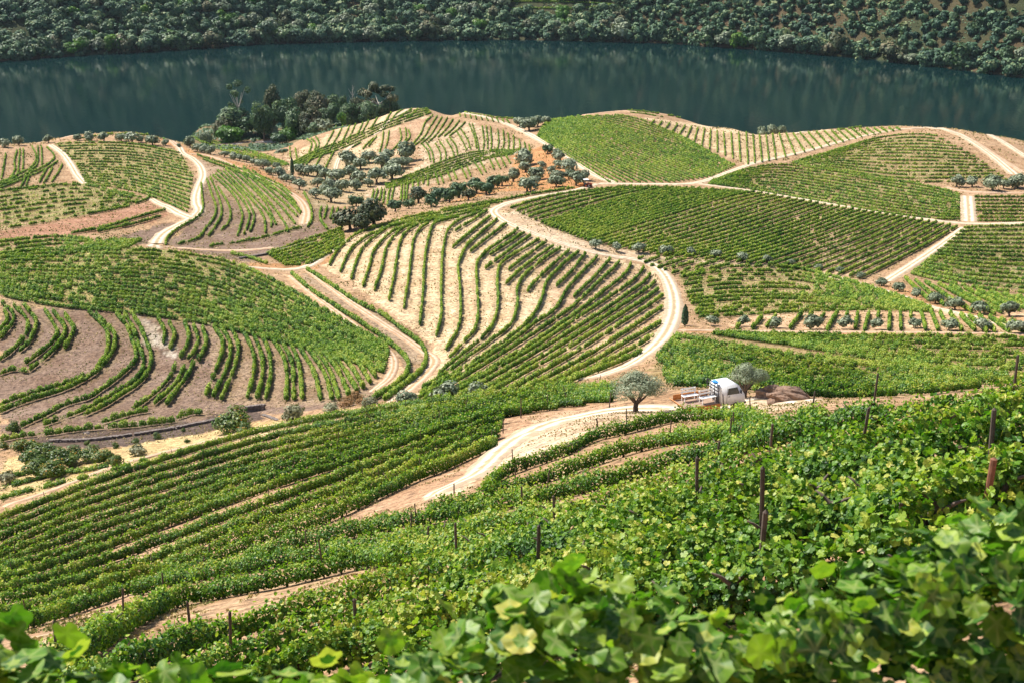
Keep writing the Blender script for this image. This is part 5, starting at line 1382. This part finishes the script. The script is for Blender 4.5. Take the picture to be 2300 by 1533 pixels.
# railway
def rail_line():
    P = [(560-60, 327), (540, 325), (575, 323), (612, 319)]; W_ = unproject([p[0] for p in P], [p[1] for p in P], 0, 560)
    a_, b_ = W_[0, :2], W_[-1, :2]; d = (b_-a_)/np.linalg.norm(b_-a_); a_ = a_-d*30; b_ = b_+d*25; n = int(np.linalg.norm(b_-a_)/1.0); q = a_+np.linspace(0, 1, n)[:, None]*(b_-a_); nn = np.array([-d[1], d[0]])
    z = np.convolve(np.pad(hz(q[:, 0], q[:, 1]), 10, 'edge'), np.ones(21)/21, 'valid')+.35; base = np.array([*q[n//2], z[n//2]])
    root = empty('railway_track', base); tag(root, 'single railway line on pale ballast beside the riverside trees', 'railway')
    def strip(w_, z0, z1, off=0):
        V = []; F = []
        for k in range(n):
            for e, zz in ((-w_-.6*(z0 < -.2), z0), (-w_, z1), (w_, z1), (w_+.6*(z0 < -.2), z0)): c = q[k]+nn*(off+e); V.append((c[0]-base[0], c[1]-base[1], z[k]+zz-base[2]))
        for k in range(n-1):
            for j in range(3): F.append((k*4+j, k*4+j+1, k*4+j+5, k*4+j+4))
        return np.array(V), [np.array(F)[:, ::-1]]
    v, f = strip(1.7, -.9, 0); link('ballast', np_mesh('ballast', v, f, M['ballast']), root)
    for s in (-.8, .8): v, f = strip(.12, 0, .2, s); link('rail', np_mesh('rail', v, f, M['steel']), root)
    cv = np.array([(x, y, zz) for x in (-.13, .13) for y in (-1.3, 1.3) for zz in (.01, .09)]); cf_ = np.array([(0, 1, 3, 2), (4, 6, 7, 5), (0, 4, 5, 1), (2, 3, 7, 6), (0, 2, 6, 4), (1, 5, 7, 3)]); an = math.atan2(d[1], d[0])
    me = np_mesh('sleeper', np.stack([cv[:, 0]*math.cos(an)-cv[:, 1]*math.sin(an), cv[:, 0]*math.sin(an)+cv[:, 1]*math.cos(an), cv[:, 2]], -1), [cf_], M['bark'])
    for k in range(0, n, max(1, n//95)): link('sleeper', me, root, (q[k, 0]-base[0], q[k, 1]-base[1], z[k]-base[2]))
rail_line()
# little farm tractor with sunshade
p = up1(1318, 421, 0, 200); tc = empty('farm_tractor', p, .15); tag(tc, 'small reddish farm tractor with white sunshade where the pale roads meet', 'tractor')
M['tred'] = flat('tractor_red', (.50, .10, .04), .5); 
bm = B(); prism(bm, [(.1, .7), (.1, 1.25), (1.3, 1.15), (1.45, .95), (1.45, .7)], -.35, .35); bm_obj('hood', bm, M['tred'], tc, .04)
bm = B(); box(bm, -.75, .1, -.45, .45, .65, .95); box(bm, -.75, -.6, -.3, .3, .95, 1.4); bm_obj('seat', bm, M['black'], tc, .03)
bm = B(); box(bm, -.95, .45, -.75, .75, 2.15, 2.24); bm_obj('sunshade', bm, M['white'], tc, .03)
bm = B()
for x in (-.85, .35):
    for y in (-.65, .6): box(bm, x, x+.05, y, y+.05, .9, 2.15)
bm_obj('frame', bm, M['black'], tc)
for sy in (-1, 1):
    bm = B(); cyl(bm, (-.45, sy*.68, .62), .62, .34); w_ = bm_obj('wheel', bm, M['rubber'], tc, .03); bm = B(); cyl(bm, (-.45, sy*.856, .62), .3, .012, 14); bm_obj('rim', bm, M['tred'], w_)
    bm = B(); cyl(bm, (1.15, sy*.55, .36), .36, .22); w_ = bm_obj('wheel', bm, M['rubber'], tc, .03); bm = B(); cyl(bm, (1.15, sy*.666, .36), .17, .012, 14); bm_obj('rim', bm, M['tred'], w_)
bm = B(); box(bm, -2.2, -1.0, -.6, .6, .5, 1.2); bm_obj('crate_carrier', bm, M['rusto'], tc, .03)
# lone posts seen in the photo
def lone_post(px, yb, yt, mat, rad, label, lean=0.0, dmin=8):
    p = up1(px, yb, 0, dmin); sc_ = math.hypot(p[1], CAMZ-p[2])/FPX; h = (yb-yt)*sc_*1.05
    v, f = tube([(0, 0, -.3), (lean*.5, 0, h*.5), (lean, 0, h)], [rad, rad*.95, rad*.9], 10); tag(link('wooden_post', np_mesh('wooden_post', v, f, M[mat]), loc=p), label, 'post', 'lone posts')
lone_post(2203, 1200, 1026, 'redpost', .055, 'tall rusty red post between the near rows at the right edge', .06)
lone_post(1728, 1032, 950, 'post', .045, 'dark upright post right of the middle rows below the boulder', .03)
lone_post(2030, 1185, 1125, 'post', .045, 'dark leaning post right of centre near the bottom', -.08)
lone_post(1343, 958, 938, 'post', .05, 'short dark leaning post beside the pale truck track', -.10, 40)
lone_post(1170, 938, 893, 'post', .055, 'dark end post where the near rows meet the truck track', 0, 40)
lone_post(1082, 1012, 975, 'post', .05, 'dark end post left of the pale track', 0, 40)
lone_post(1130, 972, 940, 'post', .05, 'dark post at the corner of the row end by the pale track', 0, 40)
lone_post(1368, 915, 880, 'post', .05, 'braced dark post left of the first large olive', .12, 60)
lone_post(1020, 1110, 1084, 'post', .04, 'thin dark stake at the lower end of the pale track', 0, 30)

# ------------------------------------------------------------------ air
m = bpy.data.materials.new('haze_air'); m.use_nodes = True; n = m.node_tree; n.nodes.remove(n.nodes['Principled BSDF'])
pv = n.nodes.new('ShaderNodeVolumePrincipled'); pv.inputs['Color'].default_value = (.72, .86, 1.0, 1); pv.inputs['Density'].default_value = .00002; pv.inputs['Anisotropy'].default_value = .2
n.links.new(pv.outputs[0], n.nodes['Material Output'].inputs['Volume'])
bm = B(); box(bm, -1250, 1250, -60, 2050, -12, 420); bmesh.ops.recalc_face_normals(bm, faces=bm.faces)
o = bm_obj('haze', bm, m); tag(o, 'thin blue summer haze over the valley', 'haze', kind='stuff')
sc.cycles.volume_bounces = 0
